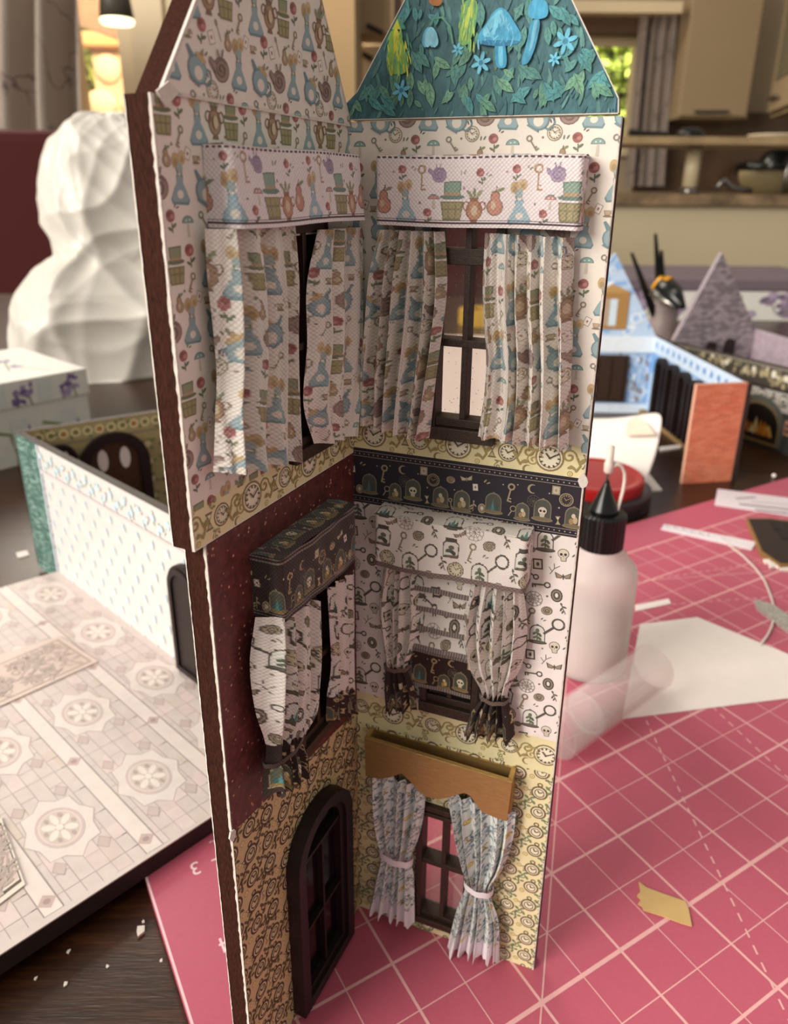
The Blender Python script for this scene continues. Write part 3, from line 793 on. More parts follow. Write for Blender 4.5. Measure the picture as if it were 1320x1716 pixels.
# gables -------------------------------------------------------------
def gable(name, pl, poly, th, base, front_mat, label, extra=None, edge_col=BROWN, rim=1.0):
    mb = MB(); pts = pl.W([p[0] for p in poly], [p[1] for p in poly], 0)
    n = len(poly); back = pts - pl.n * th
    fl = np.dot(np.cross(pl.s, pl.t), pl.n) < 0
    idx = list(range(n))
    mb.add(pts, [idx[::-1] if fl else idx], base, 0)
    mb.add(back, [idx if fl else idx[::-1]], edge_col, 1)
    for i in range(n):
        j = (i + 1) % n
        mb.add([pts[i], back[i], back[j], pts[j]], [[0, 1, 2, 3] if fl else [3, 2, 1, 0]], edge_col, 1)
        d = pts[j] - pts[i]
        a, b = pts[i] - pl.n * .05, pts[j] - pl.n * .05
        mid = (pts.mean(0) - (pts[i] + pts[j]) / 2); mid = nrm(mid)
        mb.add([pts[i] - mid * .014, a - mid * .014, b - mid * .014, pts[j] - mid * .014], [[0, 1, 2, 3] if fl else [3, 2, 1, 0]], 'f1e9e2', 2)
        mb.add([pts[i] - mid * .014 + pl.n * .004, pts[j] - mid * .014 + pl.n * .004, pts[j] + mid * .03 * rim + pl.n * .004, pts[i] + mid * .03 * rim + pl.n * .004], [[3, 2, 1, 0] if fl else [0, 1, 2, 3]], 'f1e9e2', 2)
    if extra: extra(mb)
    return mb.build(name, [front_mat, MAT['mdf'], MAT['torn']], house, label=label)

gpL = [(-.02, HT - .06), (4.74, HT + .02), (2.02, 22.6)]
gable('left_gable', Plane(PL.o + PL.n * .03, PL.s, PL.t, PL.n), gpL, .42, PAPER, MAT['print'], 'pointed left gable in storybook paper with brown board rim',
      lambda mb: wallpaper(mb, Plane(PL.o + PL.n * .03, PL.s, PL.t, PL.n), garden, gpL, .003, [], .2, .55, -1))
gpR = [(-.02, HT + .04), (4.54, HT + .04), (4.52, HT + .24), (2.36, 22.6), (.17, HT + .46), (-.05, HT + .28)]

def forest(mb):
    pl = PlaneR2
    def px(pts, c):
        q = np.array(pts, float)
        for _ in range(2): q = np.stack([q * .78 + np.roll(q, -1, 0) * .22, q * .22 + np.roll(q, -1, 0) * .78], 1).reshape(-1, 2)
        return [(np.array([pl.st(x, y) for x, y in q]), c, 0)]
    r = random.Random(4); sh = []
    for k in range(420):                                   # background strokes of undergrowth
        s, t = r.uniform(0, 4.5), r.uniform(HT, 22); a = r.uniform(.9, 2.1)
        sh += put(E(0, 0, .5, .1, r.choice(['4b7a80', '3b666f', '578784', '456f7e', '60918c', '3f6b72']), 0, 8), s, t, r.uniform(.12, .36), a)
    def leaf(x, y, s, a, c1, c2):
        o = [(-.5, 0), (-.3, .13), (-.05, .2), (.2, .16), (.5, 0), (.2, -.16), (-.05, -.2), (-.3, -.13)]
        q = put(P(o, c1) + L([(-.5, 0), (.45, 0)], .04, c2) + L([(-.2, 0), (-.05, .14)], .03, c2) + L([(.05, 0), (.2, .11)], .03, c2) + L([(-.2, 0), (-.05, -.14)], .03, c2) + L([(.05, 0), (.2, -.11)], .03, c2), 0, 0, s, a)
        cx, cy = pl.st(x, y); return [(p + [cx, cy], c, 0) for p, c, z in q]
    greens = [('679b85', '47786c'), ('5b948a', '41737a'), ('78a98c', '4f8072'), ('56999a', '3c7480')]
    for x, y in ((625, 150), (650, 165), (740, 110), (765, 130), (700, 150), (780, 150), (800, 170), (840, 140), (860, 135), (890, 130), (905, 150), (930, 160), (960, 130), (985, 110), (1005, 130), (950, 100), (655, 130), (690, 175), (735, 170), (870, 165), (1000, 160), (970, 90), (600, 180), (640, 180), (820, 180), (770, 90), (870, 70), (925, 60), (700, 95), (690, 20), (950, 30), (800, 20), (880, 15), (720, 30)):
        c1, c2 = r.choice(greens)
        for k in range(3): sh += leaf(x + r.uniform(-16, 16), y + r.uniform(-12, 12), r.uniform(.16, .4), r.uniform(-2.6, -.4), c1, c2)
    sh += px([(655, 50), (672, 50), (690, 125), (646, 125)], '8fbf5a') + px([(660, 50), (669, 50), (675, 100), (662, 105)], 'd8d94a') + px([(645, 50), (664, 22), (684, 50)], 'c9d24e') + px([(672, 50), (665, 24), (684, 50)], '4f9a80')
    sh += px([(775, 0), (806, 0), (790, 75), (768, 78)], '7db56a') + px([(785, 0), (800, 0), (786, 55), (778, 55)], 'b9d060')
    sh += px([(830, 62), (846, 62), (852, 115), (830, 115)], '3f9cc4') + px([(836, 62), (842, 62), (845, 112), (836, 112)], '6cbfdf')
    sh += px([(798, 66), (812, 45), (828, 20), (840, 12), (852, 20), (864, 40), (876, 60), (870, 74), (840, 78), (808, 76)], '4aa7cf') + px([(806, 60), (822, 32), (838, 16), (846, 20), (838, 46), (826, 64)], '79cae6') + px([(800, 68), (874, 68), (868, 75), (840, 79), (808, 76)], '2f7ea8')
    sh += px([(888, 0), (918, 0), (920, 28), (904, 34), (884, 30)], '4aa7cf') + px([(890, 34), (908, 32), (898, 80), (886, 108), (872, 110), (884, 70)], '4a9fc4') + px([(896, 34), (903, 34), (893, 80), (886, 90)], '78c2de')
    for k in range(60):
        x, y = r.uniform(802, 874), r.uniform(20, 76)
        if abs(x - 838) < (y - 10) * .55: sh += put(E(0, 0, .5, .1, r.choice(['6bbde0', '3f95c0', '86cfe8', '55add4']), 0, 8), *pl.st(x, y), r.uniform(.06, .16), r.uniform(.7, 2.3))
    for k in range(50):
        x, y = r.uniform(650, 690), r.uniform(52, 130)
        sh += put(E(0, 0, .5, .08, r.choice(['a9cf5a', 'd6db55', '7fb878', '5fa487']), 0, 8), *pl.st(x, y), r.uniform(.1, .22), 1.57 + r.uniform(-.3, .3))
    for k in range(40):
        x, y = r.uniform(770, 800), r.uniform(0, 80)
        sh += put(E(0, 0, .5, .08, r.choice(['9fca68', '6fae78', 'bcd568', '5fa487']), 0, 8), *pl.st(x, y), r.uniform(.1, .22), 1.57 + r.uniform(-.2, .2))
    for x, y in ((720, 60), (724, 60)):
        sh += px([(x - 12, y + 14), (x - 9, y - 6), (x, y - 16), (x + 9, y - 6), (x + 13, y + 14), (x + 5, y + 22), (x, y + 14), (x - 6, y + 22)], '68b8d8' if x == 720 else '8ed2ea')
    sh += [(p, c, 0) for p, c, z in L([pl.st(*q) for q in ((722, 44), (728, 32), (742, 30), (755, 45), (760, 75))], .03, '5a9a80')]
    for x, y, s in ((674, 152, .16), (807, 106, .16), (948, 70, .18), (768, 84, .1), (930, 100, .1)):
        cx, cy = pl.st(x, y)
        for k in range(6): sh += put(E(.55, 0, .5, .2, '6cc0dc', 0, 8), cx, cy, s, k * math.pi / 3 + .3)
        sh += put(E(0, 0, .25, .25, '3f88a8', 0, 8), cx, cy, s)
    sh += px([(718, 0), (745, 0), (738, 12), (724, 10)], 'a86a3a')
    stamp(mb, pl, lay(sh, 1, 1), [(-.02, HT + .05), (4.5, HT + .05), (4.5, HT + .24), (2.36, 22.55)], .003, step=.00004)
PlaneR2 = Plane(PR.o + PR.n * .03, PR.s, PR.t, PR.n)
gable('right_gable', PlaneR2, gpR, .3, '436f76', MAT['paint'], 'teal painted gable with blue mushrooms, star flowers and leaves', forest, rim=.1)
mb = MB()
pt = [PL.st(*q, .06) for q in ((262, 152), (283, 135), (299, 155), (278, 180))]
mb.prism([PL.W(s, t, .04) for s, t in pt], PL.n * .03)
mb.build('paper_tab', MAT['torn'], house, label='small white paper tab at the shoulder of the left gable')

for pl_, (cx_, cy_), nm in ((PR, (977, 806), 'white torn paper chip on the free edge of the right wall'), (PL, (388, 1398), 'white torn paper chip where glitter card meets clock paper')):
    s_, t_ = pl_.st(cx_, cy_); r = random.Random(int(cx_)); mb = MB()
    mb.prism([pl_.W(s_ + .1 * math.cos(q) * r.uniform(.6, 1.1), t_ + .14 * math.sin(q) * r.uniform(.6, 1.2), .005) for q in np.linspace(0, 6.28, 9)[:-1]], pl_.n * .03)
    mb.build('torn_paper_chip', MAT['torn'], house, label=nm)

# windows ------------------------------------------------------------
def bar(pl, s0, s1, t0, t1, o0, o1, mb=None):
    mb = mb or MB()
    return mb.box(pl.W(s0, t0, o0), pl.s * (s1 - s0), pl.t * (t1 - t0), pl.n * (o1 - o0))

def window(pl, s0, s1, t0, t1, fw_, cols, rows, o0, o1, pane, bottom=.35, label=None):
    fr = MB()
    bar(pl, s0, s0 + fw_, t0, t1, o0, o1, fr); bar(pl, s1 - fw_, s1, t0, t1, o0, o1, fr)
    bar(pl, s0, s1, t1 - fw_, t1, o0, o1, fr); bar(pl, s0, s1, t0, t0 + bottom * .6, o0, o1 + .05, fr); bar(pl, s0 + .03, s1 - .03, t0 + bottom * .6, t0 + bottom, o0, o1 - .06, fr)
    f = fr.build('window_frame', MAT['frame'], house, bevel=.015, label=label)
    for c in cols:
        bar(pl, c - .055, c + .055, t0 + bottom, t1 - fw_, o0 + .02, o1 - .07).build('muntin', MAT['frame'], f, bevel=.012)
    for r, h in rows:
        bar(pl, s0 + fw_, s1 - fw_, r - h, r + h, o0 + .02, o1 - .05).build('muntin', MAT['frame'], f, bevel=.012)
    bar(pl, s0 + fw_ * .8, s1 - fw_ * .8, t0 + bottom * .8, t1 - fw_ * .8, o0 + .03, o0 + .05).build('pane', pane, f)
    return f
window(PR, 1.6, 2.92, 13.25, 17.3, .16, [2.27], [(15.1, .07), (16.62, .14)], -.3, .14, MAT['glass'], .42, 'brown wooden sash window with clear pane, upper storey')
window(PR, 1.58, 2.94, .43, 4.2, .15, [2.26], [(2.44, .07), (3.9, .06)], -.3, .14, MAT['glass'], .32, 'brown wooden sash window seeing through to the pink mat')
window(PR, 1.58, 2.9, 6.92, 10.9, .16, [2.24], [(8.9, .06)], .0, .16, MAT['dark_pane'], .42, 'brown window frame behind the roman blind')
window(PL, 1.0, 2.34, 13.2, 17.2, .16, [1.66], [(15.2, .06)], -.3, .12, MAT['dark_pane'], .38, 'dark wooden window of the shaded upper storey')
window(PL, .95, 2.5, 6.9, 10.8, .16, [1.72], [(8.8, .06)], -.3, .12, MAT['dark_pane'], .38, 'dark wooden window under the dark pelmet')

# arched door
def arch_pts(s0, s1, t0, th, n=14):
    c, r = (s0 + s1) / 2, (s1 - s0) / 2
    return [(s0, t0), (s1, t0)] + [(c + r * math.cos(a), th + r * .95 * math.sin(a)) for a in np.linspace(0, math.pi, n)]
def ring(pl, out, inn, o0, o1, mb, c='ffffff'):
    n = len(out); A = pl.W([p[0] for p in out], [p[1] for p in out], o1); B = pl.W([p[0] for p in inn], [p[1] for p in inn], o1)
    A0, B0 = A - pl.n * (o1 - o0), B - pl.n * (o1 - o0)
    for i in range(n):
        j = (i + 1) % n
        mb.add([A[i], A[j], B[j], B[i], A0[i], A0[j], B0[j], B0[i]], [[3, 2, 1, 0], [0, 1, 5, 4], [2, 3, 7, 6], [4, 5, 6, 7]], c)
ds0, ds1, dt0, dth, dd = .86, 3.16, .22, 4.35, .34
mb = MB(); ring(PL, arch_pts(ds0, ds1, dt0, dth), arch_pts(ds0 + .28, ds1 - .28, dt0 + .28, dth), .0, dd, mb)
door = mb.build('arched_door', MAT['frame_dark'], house, bevel=.02, label='black brown arched glazed door on the left wall')
mb = MB(); ring(PL, arch_pts(ds0 + .26, ds1 - .26, dt0 + .26, dth), arch_pts(ds0 + .42, ds1 - .42, dt0 + .42, dth), .0, dd - .1, mb)
mb.build('inner_rim', MAT['frame_dark'], door, bevel=.01)
mb = MB(); mb.prism([PL.W(s, t, .04) for s, t in arch_pts(ds0 + .3, ds1 - .3, dt0 + .3, dth)], PL.n * .03)
mb.build('pane', MAT['dark_pane'], door)
for a, b, c, d in ((ds0 + .4, ds1 - .4, 4.3, 4.38), (ds0 + .4, ds1 - .4, 2.32, 2.39), (1.97, 2.04, dt0 + .4, 4.3)):
    bar(PL, a, b, c, d, .05, .2).build('glazing_bar', MAT['frame_dark'], door)

# curtains -----------------------------------------------------------
def cat_rom(x, X, Y):
    X = np.asarray(X, float); Y = np.asarray(Y, float); m = np.gradient(Y, X)
    i = np.clip(np.searchsorted(X, x) - 1, 0, len(X) - 2); h = X[i + 1] - X[i]; t = (x - X[i]) / h
    return (2 * t**3 - 3 * t**2 + 1) * Y[i] + (t**3 - 2 * t**2 + t) * h * m[i] + (-2 * t**3 + 3 * t**2) * Y[i + 1] + (t**3 - t**2) * h * m[i + 1]

def curtain(name, pl, rows, nf, off, zone, mat, fabw, seed, NU=130, NV=260, label=None, overlap=.35, flatten=None, zig=0.0, ampk=1.45):
    """rows: (left px, left py, right px, right py, fold depth) from the heading down to the hem"""
    r = random.Random(seed)
    A = np.array([[*pl.st(a, b, off), *pl.st(c, d, off), e] for a, b, c, d, e in rows])
    vv = np.r_[0, np.cumsum(np.maximum(.05, np.abs(np.diff((A[:, 1] + A[:, 3]) / 2))))]; ln = vv[-1]; vv = vv / ln
    v = np.linspace(0, 1, NV); u = np.linspace(0, 1, NU)
    K = np.stack([cat_rom(v, vv, A[:, k]) for k in range(5)], 1)
    ph = [r.uniform(-.5, .5) for _ in range(nf + 2)]; hh = [r.uniform(.55, 1.0) for _ in range(nf + 2)]
    U, Vv = np.meshgrid(u, v)
    warp = U + .018 * np.sin(3.1 * Vv + seed) + .03 * np.sin(2 * math.pi * U * 1.5 + seed) * U * (1 - U) * 4
    kk = np.clip(warp * nf, 0, nf - 1e-6); idx = kk.astype(int); fr = kk - idx
    hgt = np.array(hh)[idx] * (1 - fr) + np.array(hh)[idx + 1] * fr
    wave = np.sin(math.pi * fr) ** 1.1
    skew = np.array(ph)[idx]
    small = .12 * np.sin(2 * math.pi * (U * nf * 2.7 + .25 * np.sin(5 * Vv + seed)))
    amp = K[:, 4][:, None] * ampk
    if flatten is not None:
        amp = amp * np.interp(U, [0, 1], flatten)
    o = off + amp * (hgt * wave + small * .5 - .15)
    dw = (K[:, 2] - K[:, 0])[:, None]
    s = K[:, 0][:, None] + dw * U + overlap * dw / nf * np.sin(2 * math.pi * fr) * .28 * hgt + amp * .25 * skew * wave
    t = K[:, 1][:, None] + (K[:, 3] - K[:, 1])[:, None] * U
    if zig: t = t - zig * np.clip((Vv - .8) / .2, 0, 1) * (np.abs(((U * nf * 1.5) % 1) - .5) * 2 - .5)
    Pp = pl.W(s, t, o)
    fu, fv = U * fabw, ln - Vv * ln
    if np.dot(np.cross(pl.s, pl.t), pl.n) < 0: fu = fabw - fu
    Cc = zone(fu, fv, U, Vv)
    return cloth(name, [(Pp, Cc, np.stack([fu, fv], -1))], mat, house, label), (pl, A, vv, ln)

def tie(pl, parent, cs, ct, w, off, d, h, c, mat, tilt=0.0):
    """flat band wound around a gathered curtain"""
    n, m = 40, 6
    a = np.linspace(0, 2 * math.pi, n); b = np.linspace(-h / 2, h / 2, m)
    Aa, Bb = np.meshgrid(a, b)
    s = cs + w / 2 * np.cos(Aa); o = off + d * np.sin(Aa); t = ct + Bb + tilt * np.cos(Aa) + .012 * np.sin(7 * Aa)
    Cc = np.empty(Aa.shape + (3,)); Cc[:] = lin(c)
    return cloth('tieback', [(pl.W(s, t, o), Cc, np.stack([Aa * w / 2, Bb], -1))], mat, parent)

tg = soften(tile_garden(.9), .3, 'ece4dc')
sw_garden = raster(tg[0], tg[1], tg[2], 'ece4dc')
def z_garden(du=0, dv=0):
    return lambda fu, fv, U, V: sample(sw_garden, fu + du, fv + dv)
cu = [((636, 384, 744, 388, .2), (618, 450, 750, 470, .28), (608, 554, 744, 560, .32), (603, 630, 734, 636, .33), (606, 706, 719, 734, .34)),
      ((812, 390, 962, 398, .2), (808, 500, 959, 510, .3), (813, 606, 958, 606, .34), (810, 660, 957, 670, .34), (800, 732, 956, 748, .36))]
curtain('curtain', PR, cu[0], 6, .22, z_garden(0, .2), MAT['weave'], 2.5, 3, 150, 330, 'long storybook print curtain beside the corner, upper right window')
curtain('curtain', PR, cu[1], 6, .22, z_garden(.7, 1.0), MAT['weave'], 2.9, 8, 170, 330, 'long storybook print curtain at the outer edge, upper right window', flatten=(.5, 1.3))
cu = [((352, 384, 492, 378, .22), (358, 480, 494, 470, .3), (366, 613, 494, 560, .32), (360, 700, 497, 680, .33), (362, 792, 499, 766, .36)),
      ((533, 385, 606, 380, .14), (519, 480, 604, 470, .2), (520, 580, 602, 560, .22), (512, 680, 600, 640, .22), (528, 744, 592, 728, .22))]
curtain('curtain', PL, cu[0], 4, .26, z_garden(.3, .5), MAT['weave'], 3.2, 5, 150, 340, 'long storybook print curtain near the free edge, upper left window', flatten=(1.3, .7))
curtain('curtain', PL, cu[1], 3, .2, z_garden(.9, 0), MAT['weave'], 2.5, 9, 110, 300, 'long storybook print curtain near the corner, upper left window')

# middle storey: curiosity print, tied, with dark tails
tc_ = soften(tile_curio(.98), .1, 'e8dfd9')
sw_curio = raster(tc_[0], tc_[1], tc_[2], 'e8dfd9')
sw_dark = raster(tile_dark()[0], tile_dark()[1], tile_dark()[2], '3a2c28')
def z_tail(vt, du=0, dv=0):
    def z(fu, fv, U, V):
        c = sample(sw_curio, fu + du, fv + dv); d = sample(sw_dark, fu * 1.2 + du, fv * 1.2 + .1)
        e = vt + .012 * np.sin(40 * U)
        return np.where((V > e)[..., None], d, c)
    return z
c1, inf = curtain('curtain', PR, ((644, 946, 699, 955, .2), (634, 1030, 703, 1050, .3), (640, 1075, 694, 1088, .26), (645, 1112, 683, 1118, .15), (643, 1150, 694, 1152, .22), (646, 1192, 700, 1186, .26)), 4, .25, z_tail(.69, .4, .2), MAT['weave'], 1.3, 2, 110, 260, 'curiosity print tied curtain next to the corner', zig=.15, ampk=.85)
a = PR.st(645, 1114, .3); b = PR.st(684, 1119, .3)
tie(PR, c1, (a[0] + b[0]) / 2, (a[1] + b[1]) / 2, b[0] - a[0] + .06, .28, .2, .1, '6d5a50', MAT['weave_dark'], .05)
c1, inf = curtain('curtain', PR, ((790, 975, 876, 980, .24), (776, 1044, 882, 1066, .4), (784, 1110, 872, 1120, .34), (806, 1166, 850, 1166, .2), (788, 1195, 858, 1200, .3), (776, 1228, 862, 1238, .36)), 5, .28, z_tail(.72, .9, .9), MAT['weave'], 1.9, 6, 140, 280, 'curiosity print tied curtain at the outer side of the blind', zig=.18, ampk=.9)
a = PR.st(806, 1166, .36); b = PR.st(850, 1168, .36)
tie(PR, c1, (a[0] + b[0]) / 2, (a[1] + b[1]) / 2, b[0] - a[0] + .08, .34, .26, .1, '6d5a50', MAT['weave_dark'])
c1, inf = curtain('curtain', PL, ((434, 1036, 527, 1000, .26), (427, 1127, 522, 1120, .36), (432, 1195, 518, 1185, .34), (447, 1262, 502, 1240, .2), (440, 1296, 506, 1262, .28), (437, 1330, 503, 1290, .34)), 4, .3, z_tail(.75, .1, .5), MAT['weave'], 2.5, 4, 130, 280, 'curiosity print tied curtain on the maroon glitter wall', zig=.2)
a = PL.st(447, 1262, .36); b = PL.st(502, 1240, .36)
tie(PL, c1, (a[0] + b[0]) / 2, (a[1] + b[1]) / 2, abs(b[0] - a[0]) + .1, .36, .26, .1, '4b3a33', MAT['weave_dark'])
curtain('curtain', PL, ((548, 985, 594, 955, .12), (552, 1060, 593, 1035, .16), (556, 1127, 592, 1100, .16), (551, 1168, 594, 1150, .16), (550, 1212, 598, 1190, .2)), 3, .18, z_tail(.8, .6, 1.2), MAT['weave'], 1.3, 7, 80, 220, 'curiosity print curtain in the corner beside the dark window')

# ground floor: blue grey watch print with white hems
tw = tile_watch(.92, '6d7f88', 'e2e6e2', '8798a0')
sw_blue = raster(tw[0], tw[1], tw[2], 'dfe4e2')
def z_blue(du, dv):
    def z(fu, fv, U, V):
        c = sample(sw_blue, fu + du, fv + dv); w = np.array(lin('ece4ea'))
        return np.where((V > .885 + .01 * np.sin(30 * U))[..., None], w, c)
    return z
c1, inf = curtain('curtain', PR, ((618, 1288, 714, 1318, .18), (624, 1350, 708, 1372, .3), (632, 1400, 698, 1412, .26), (638, 1428, 688, 1438, .16), (632, 1462, 692, 1470, .24), (618, 1520, 694, 1550, .32)), 5, .26, z_blue(.1, .2), MAT['weave_fine'], 1.35, 12, 130, 260, 'blue grey watch print curtain with white hem near the corner', zig=.16, ampk=.95)
a = PR.st(637, 1428, .34); b = PR.st(689, 1440, .34)
tie(PR, c1, (a[0] + b[0]) / 2, (a[1] + b[1]) / 2, b[0] - a[0] + .06, .32, .24, .19, 'efe8ee', MAT['weave_fine'], -.03)
c1, inf = curtain('curtain', PR, ((748, 1325, 864, 1362, .2), (756, 1380, 858, 1410, .34), (770, 1440, 842, 1458, .3), (780, 1480, 822, 1492, .16), (765, 1525, 836, 1540, .28), (748, 1588, 838, 1608, .36)), 6, .26, z_blue(.6, .7), MAT['weave_fine'], 1.65, 15, 150, 260, 'blue grey watch print curtain with white hem at the outer side', zig=.18, ampk=.95)
a = PR.st(779, 1479, .34); b = PR.st(824, 1492, .34)
tie(PR, c1, (a[0] + b[0]) / 2, (a[1] + b[1]) / 2, b[0] - a[0] + .06, .32, .24, .17, 'efe8ee', MAT['weave_fine'], -.03)

# roman blind
def blind():
    NU, NV = 100, 200
    a, b = PR.st(694, 950, .2), PR.st(800, 970, .2); c, d = PR.st(688, 1148, .2), PR.st(796, 1160, .2)
    u, v = np.linspace(0, 1, NU), np.linspace(0, 1, NV); U, V = np.meshgrid(u, v)
    st, en = .0, .64
    q = np.clip(V / en, 0, 1) * 4; fr = q - np.floor(q); fr = np.where(V > en, 0, fr)
    s = a[0] + (b[0] - a[0]) * U + (c[0] - a[0]) * V; t = a[1] + (c[1] - a[1]) * V + 0 * U
    o = .17 + .16 * fr ** 1.3 + .012 * np.sin(9 * U + 6 * V)
    fu, fv = U * 1.4, (1 - V) * 2.6
    cl = sample(sw_curio, fu + .2, fv + .35); dk = sample(sw_dark, fu + .05, (1 - V) * 2.9 + .1)
    lace = np.array(lin('6e6260')); li = np.array(lin('9a8e8a'))
    K = np.where((V > .7)[..., None], dk, cl)
    em = ((fr > .78) & (V < en)) | ((V > .64) & (V < .7)) | (V > .965)
    K = np.where(em[..., None], np.where((np.sin(U * 150) > 0)[..., None], lace, li), K)
    return cloth('roman_blind', [(PR.W(s, t, o), K, np.stack([fu, fv], -1))], MAT['weave_fine'], house, 'pleated roman blind with lace edges and a dark jar border')
blind()

# pelmets ------------------------------------------------------------
def pelmet(name, pl, s0, s1, t0, t1, d, swfn, mat, label, NU=300, NV=90, top=True, flare=0.0, seed=1, jit=.012):
    rr_ = .1; path = [(s0, 0), (s0, d - rr_)] + [(s0 + rr_ - rr_ * math.cos(a), d - rr_ + rr_ * math.sin(a)) for a in np.linspace(.2, 1.4, 5)] + [(s0 + rr_, d), (s1 - rr_, d)] + [(s1 - rr_ + rr_ * math.sin(a), d - rr_ + rr_ * math.cos(a)) for a in np.linspace(.2, 1.4, 5)] + [(s1, d - rr_), (s1, 0)]
    path = np.array(path); ln = np.r_[0, np.cumsum(np.linalg.norm(np.diff(path, axis=0), axis=1))]
    u = np.linspace(0, ln[-1], NU); sx = np.interp(u, ln, path[:, 0]); so = np.interp(u, ln, path[:, 1])
    v = np.linspace(0, 1, NV); U, V = np.meshgrid(u, v)
    cs = (s0 + s1) / 2
    s = sx[None, :] + flare * V * np.sign(sx[None, :] - cs) * 0.0; o = so[None, :] * (1 + flare * V)
    o = o + jit * np.sin(U * 3.1 + seed) * np.sin(V * 5 + seed) + jit * .5 * np.sin(U * 9 + V * 4)
    t = t1 + (t0 - t1) * V + jit * .8 * np.sin(U * 2.3 + seed)
    fu = U - d; fv = (1 - V) * (t1 - t0)
    if np.dot(np.cross(pl.s, pl.t), pl.n) < 0: fu = (s1 - s0) - fu
    gr = [(pl.W(s, t, o), swfn(fu, fv, t1 - t0), np.stack([fu, fv], -1))]
    if top:
        n2 = 36; w = np.linspace(0, 1, n2); S2, Wd = np.meshgrid(np.linspace(s0, s1, NU), w)
        o2 = np.clip(d * (1 - Wd), 0, d); t2 = t1 + .03 * np.sin(Wd * 3.1) - .01 + jit * np.sin(S2 * 2.3 + seed) * (1 - Wd)
        fu2 = S2 - s0
        if np.dot(np.cross(pl.s, pl.t), pl.n) < 0: fu2 = (s1 - s0) - fu2
        fv2 = (t1 - t0) + Wd * d
        gr.append((pl.W(S2, t2, o2), swfn(fu2, fv2, 1e9), np.stack([fu2, fv2], -1)))
    return cloth(name, gr, mat, house, label)

def sw_valance():
    W, H = 3.9, 1.06
    it = []
    for x in (0, 1.95):
        it += [(m_rose('b04a48'), .55 + x, .85, .26, 0), (m_vase('86b6c8', '5f8fa3'), .62 + x, .42, .72, .05), (m_key('a87c50'), .9 + x, .78, .4, 0), (m_curl('9a7fa6', '75608a'), 1.2 + x, .84, .36, .2), (m_mush('c06a60'), 1.12 + x, .42, .3, 0), (m_hat('6f9a84', '4d7464'), 1.44 + x, .42, .66, 0), (m_rose('b04a48'), 1.92 + x, .8, .26, .2), (m_urn('c2784a', '8f5230'), 1.82 + x, .34, .56, 0), (m_rose('b04a48'), 1.02 + x, .18, .26, .1), (m_pear('c9745a'), .22 + x, .4, .5, 0), (m_leafs('6d7f66'), .76 + x, .92, .14, 0), (m_leafs('6d7f66'), 1.62 + x, .86, .16, .6), (m_dot('4a5f80'), .88 + x, .38, .07, 0), (m_dot('c06a78'), .4 + x, .86, .07, 0), (m_dot('c06a78'), 1.64 + x, .62, .08, 0), (m_leafs('6d7f66'), .1 + x, .82, .14, 0)]
    sh = []
    for m, x, y, s, r in it: sh += put(m, x, y, s, r)
    sh = soften((sh, W, H), .28, 'ece2e4')[0]
    return raster(sh, W, H, 'ece2e4', 90)
swv = sw_valance()
def f_val(du):
    def f(fu, fv, h):
        c = sample(swv, fu + du, fv)
        if h < 1e8:
            v = fv / h
            for a, b in ((.055, .075), (.095, .11), (.955, .985)):
                ln_ = (v > a) & (v < b) & ((a < .9) | (np.sin(fu * 60) > -.3))
                c = np.where(ln_[..., None], np.array(lin('5a4a50')), c)
        return c
    return f
tl, br = PR.st(628, 261, .45), PR.st(967, 392, .45)
pelmet('valance', PR, tl[0], br[0] + .02, PR.st(626, 377, .45)[1], tl[1], .45, f_val(.1), MAT['weave'], 'white storybook print valance over the upper right window', 330, 110)
tl, br = PL.st(376, 240, .45), PL.st(611, 369, .45)
pelmet('valance', PL, .42, tl[0] - .1, br[1] + .02, PL.st(500, 251, .45)[1], .45, f_val(.6), MAT['weave'], 'white storybook print valance over the upper left window', 330, 110, flare=.25, seed=4)
def f_lace(sw, lace, edge, dv=0, du=0, tdark=False):
    def f(fu, fv, h):
        c = sample(sw, fu + du, fv + dv)
        if h < 1e8:
            v = fv / h
            k = v < edge
            c = np.where(k[..., None], np.where((np.sin(fu * 70) * np.sin(fv * 90) > 0)[..., None], np.array(lin(lace)), np.array(lin(lace)) * 1.7), c)
            if tdark:
                for a, b in ((.9, .93), (.965, .985), (.05, .07), (.1, .115)):
                    c = np.where(((v > a) & (v < b))[..., None], np.array(lin('8d8078')), c)
        return c
    return f
tl, br = PR.st(626, 868, .62), PR.st(878, 985, .62)
pelmet('valance', PR, tl[0], 3.78, PR.st(627, 948, .62)[1], PR.st(627, 862, .62)[1] + .02, .62, f_lace(sw_curio, '6e5f5c', .1, .6, .1), MAT['weave_fine'], 'white curiosity print valance with grey lace over the blind', 300, 100, jit=.025)
a, b = PL.st(466, 937, .62), PL.st(480, 1046, .62); c = PL.st(595, 852, .62); d = PL.st(598, 935, .62)
pelmet('valance', PL, min(c[0], d[0]), (a[0] + b[0]) / 2, (b[1] + d[1]) / 2, (a[1] + c[1]) / 2, .62, f_lace(sw_dark, '5a4d48', .0, .06, .3, True), MAT['weave_dark'], 'dark jar print valance with stitched borders on the maroon wall', 300, 110, jit=.02)

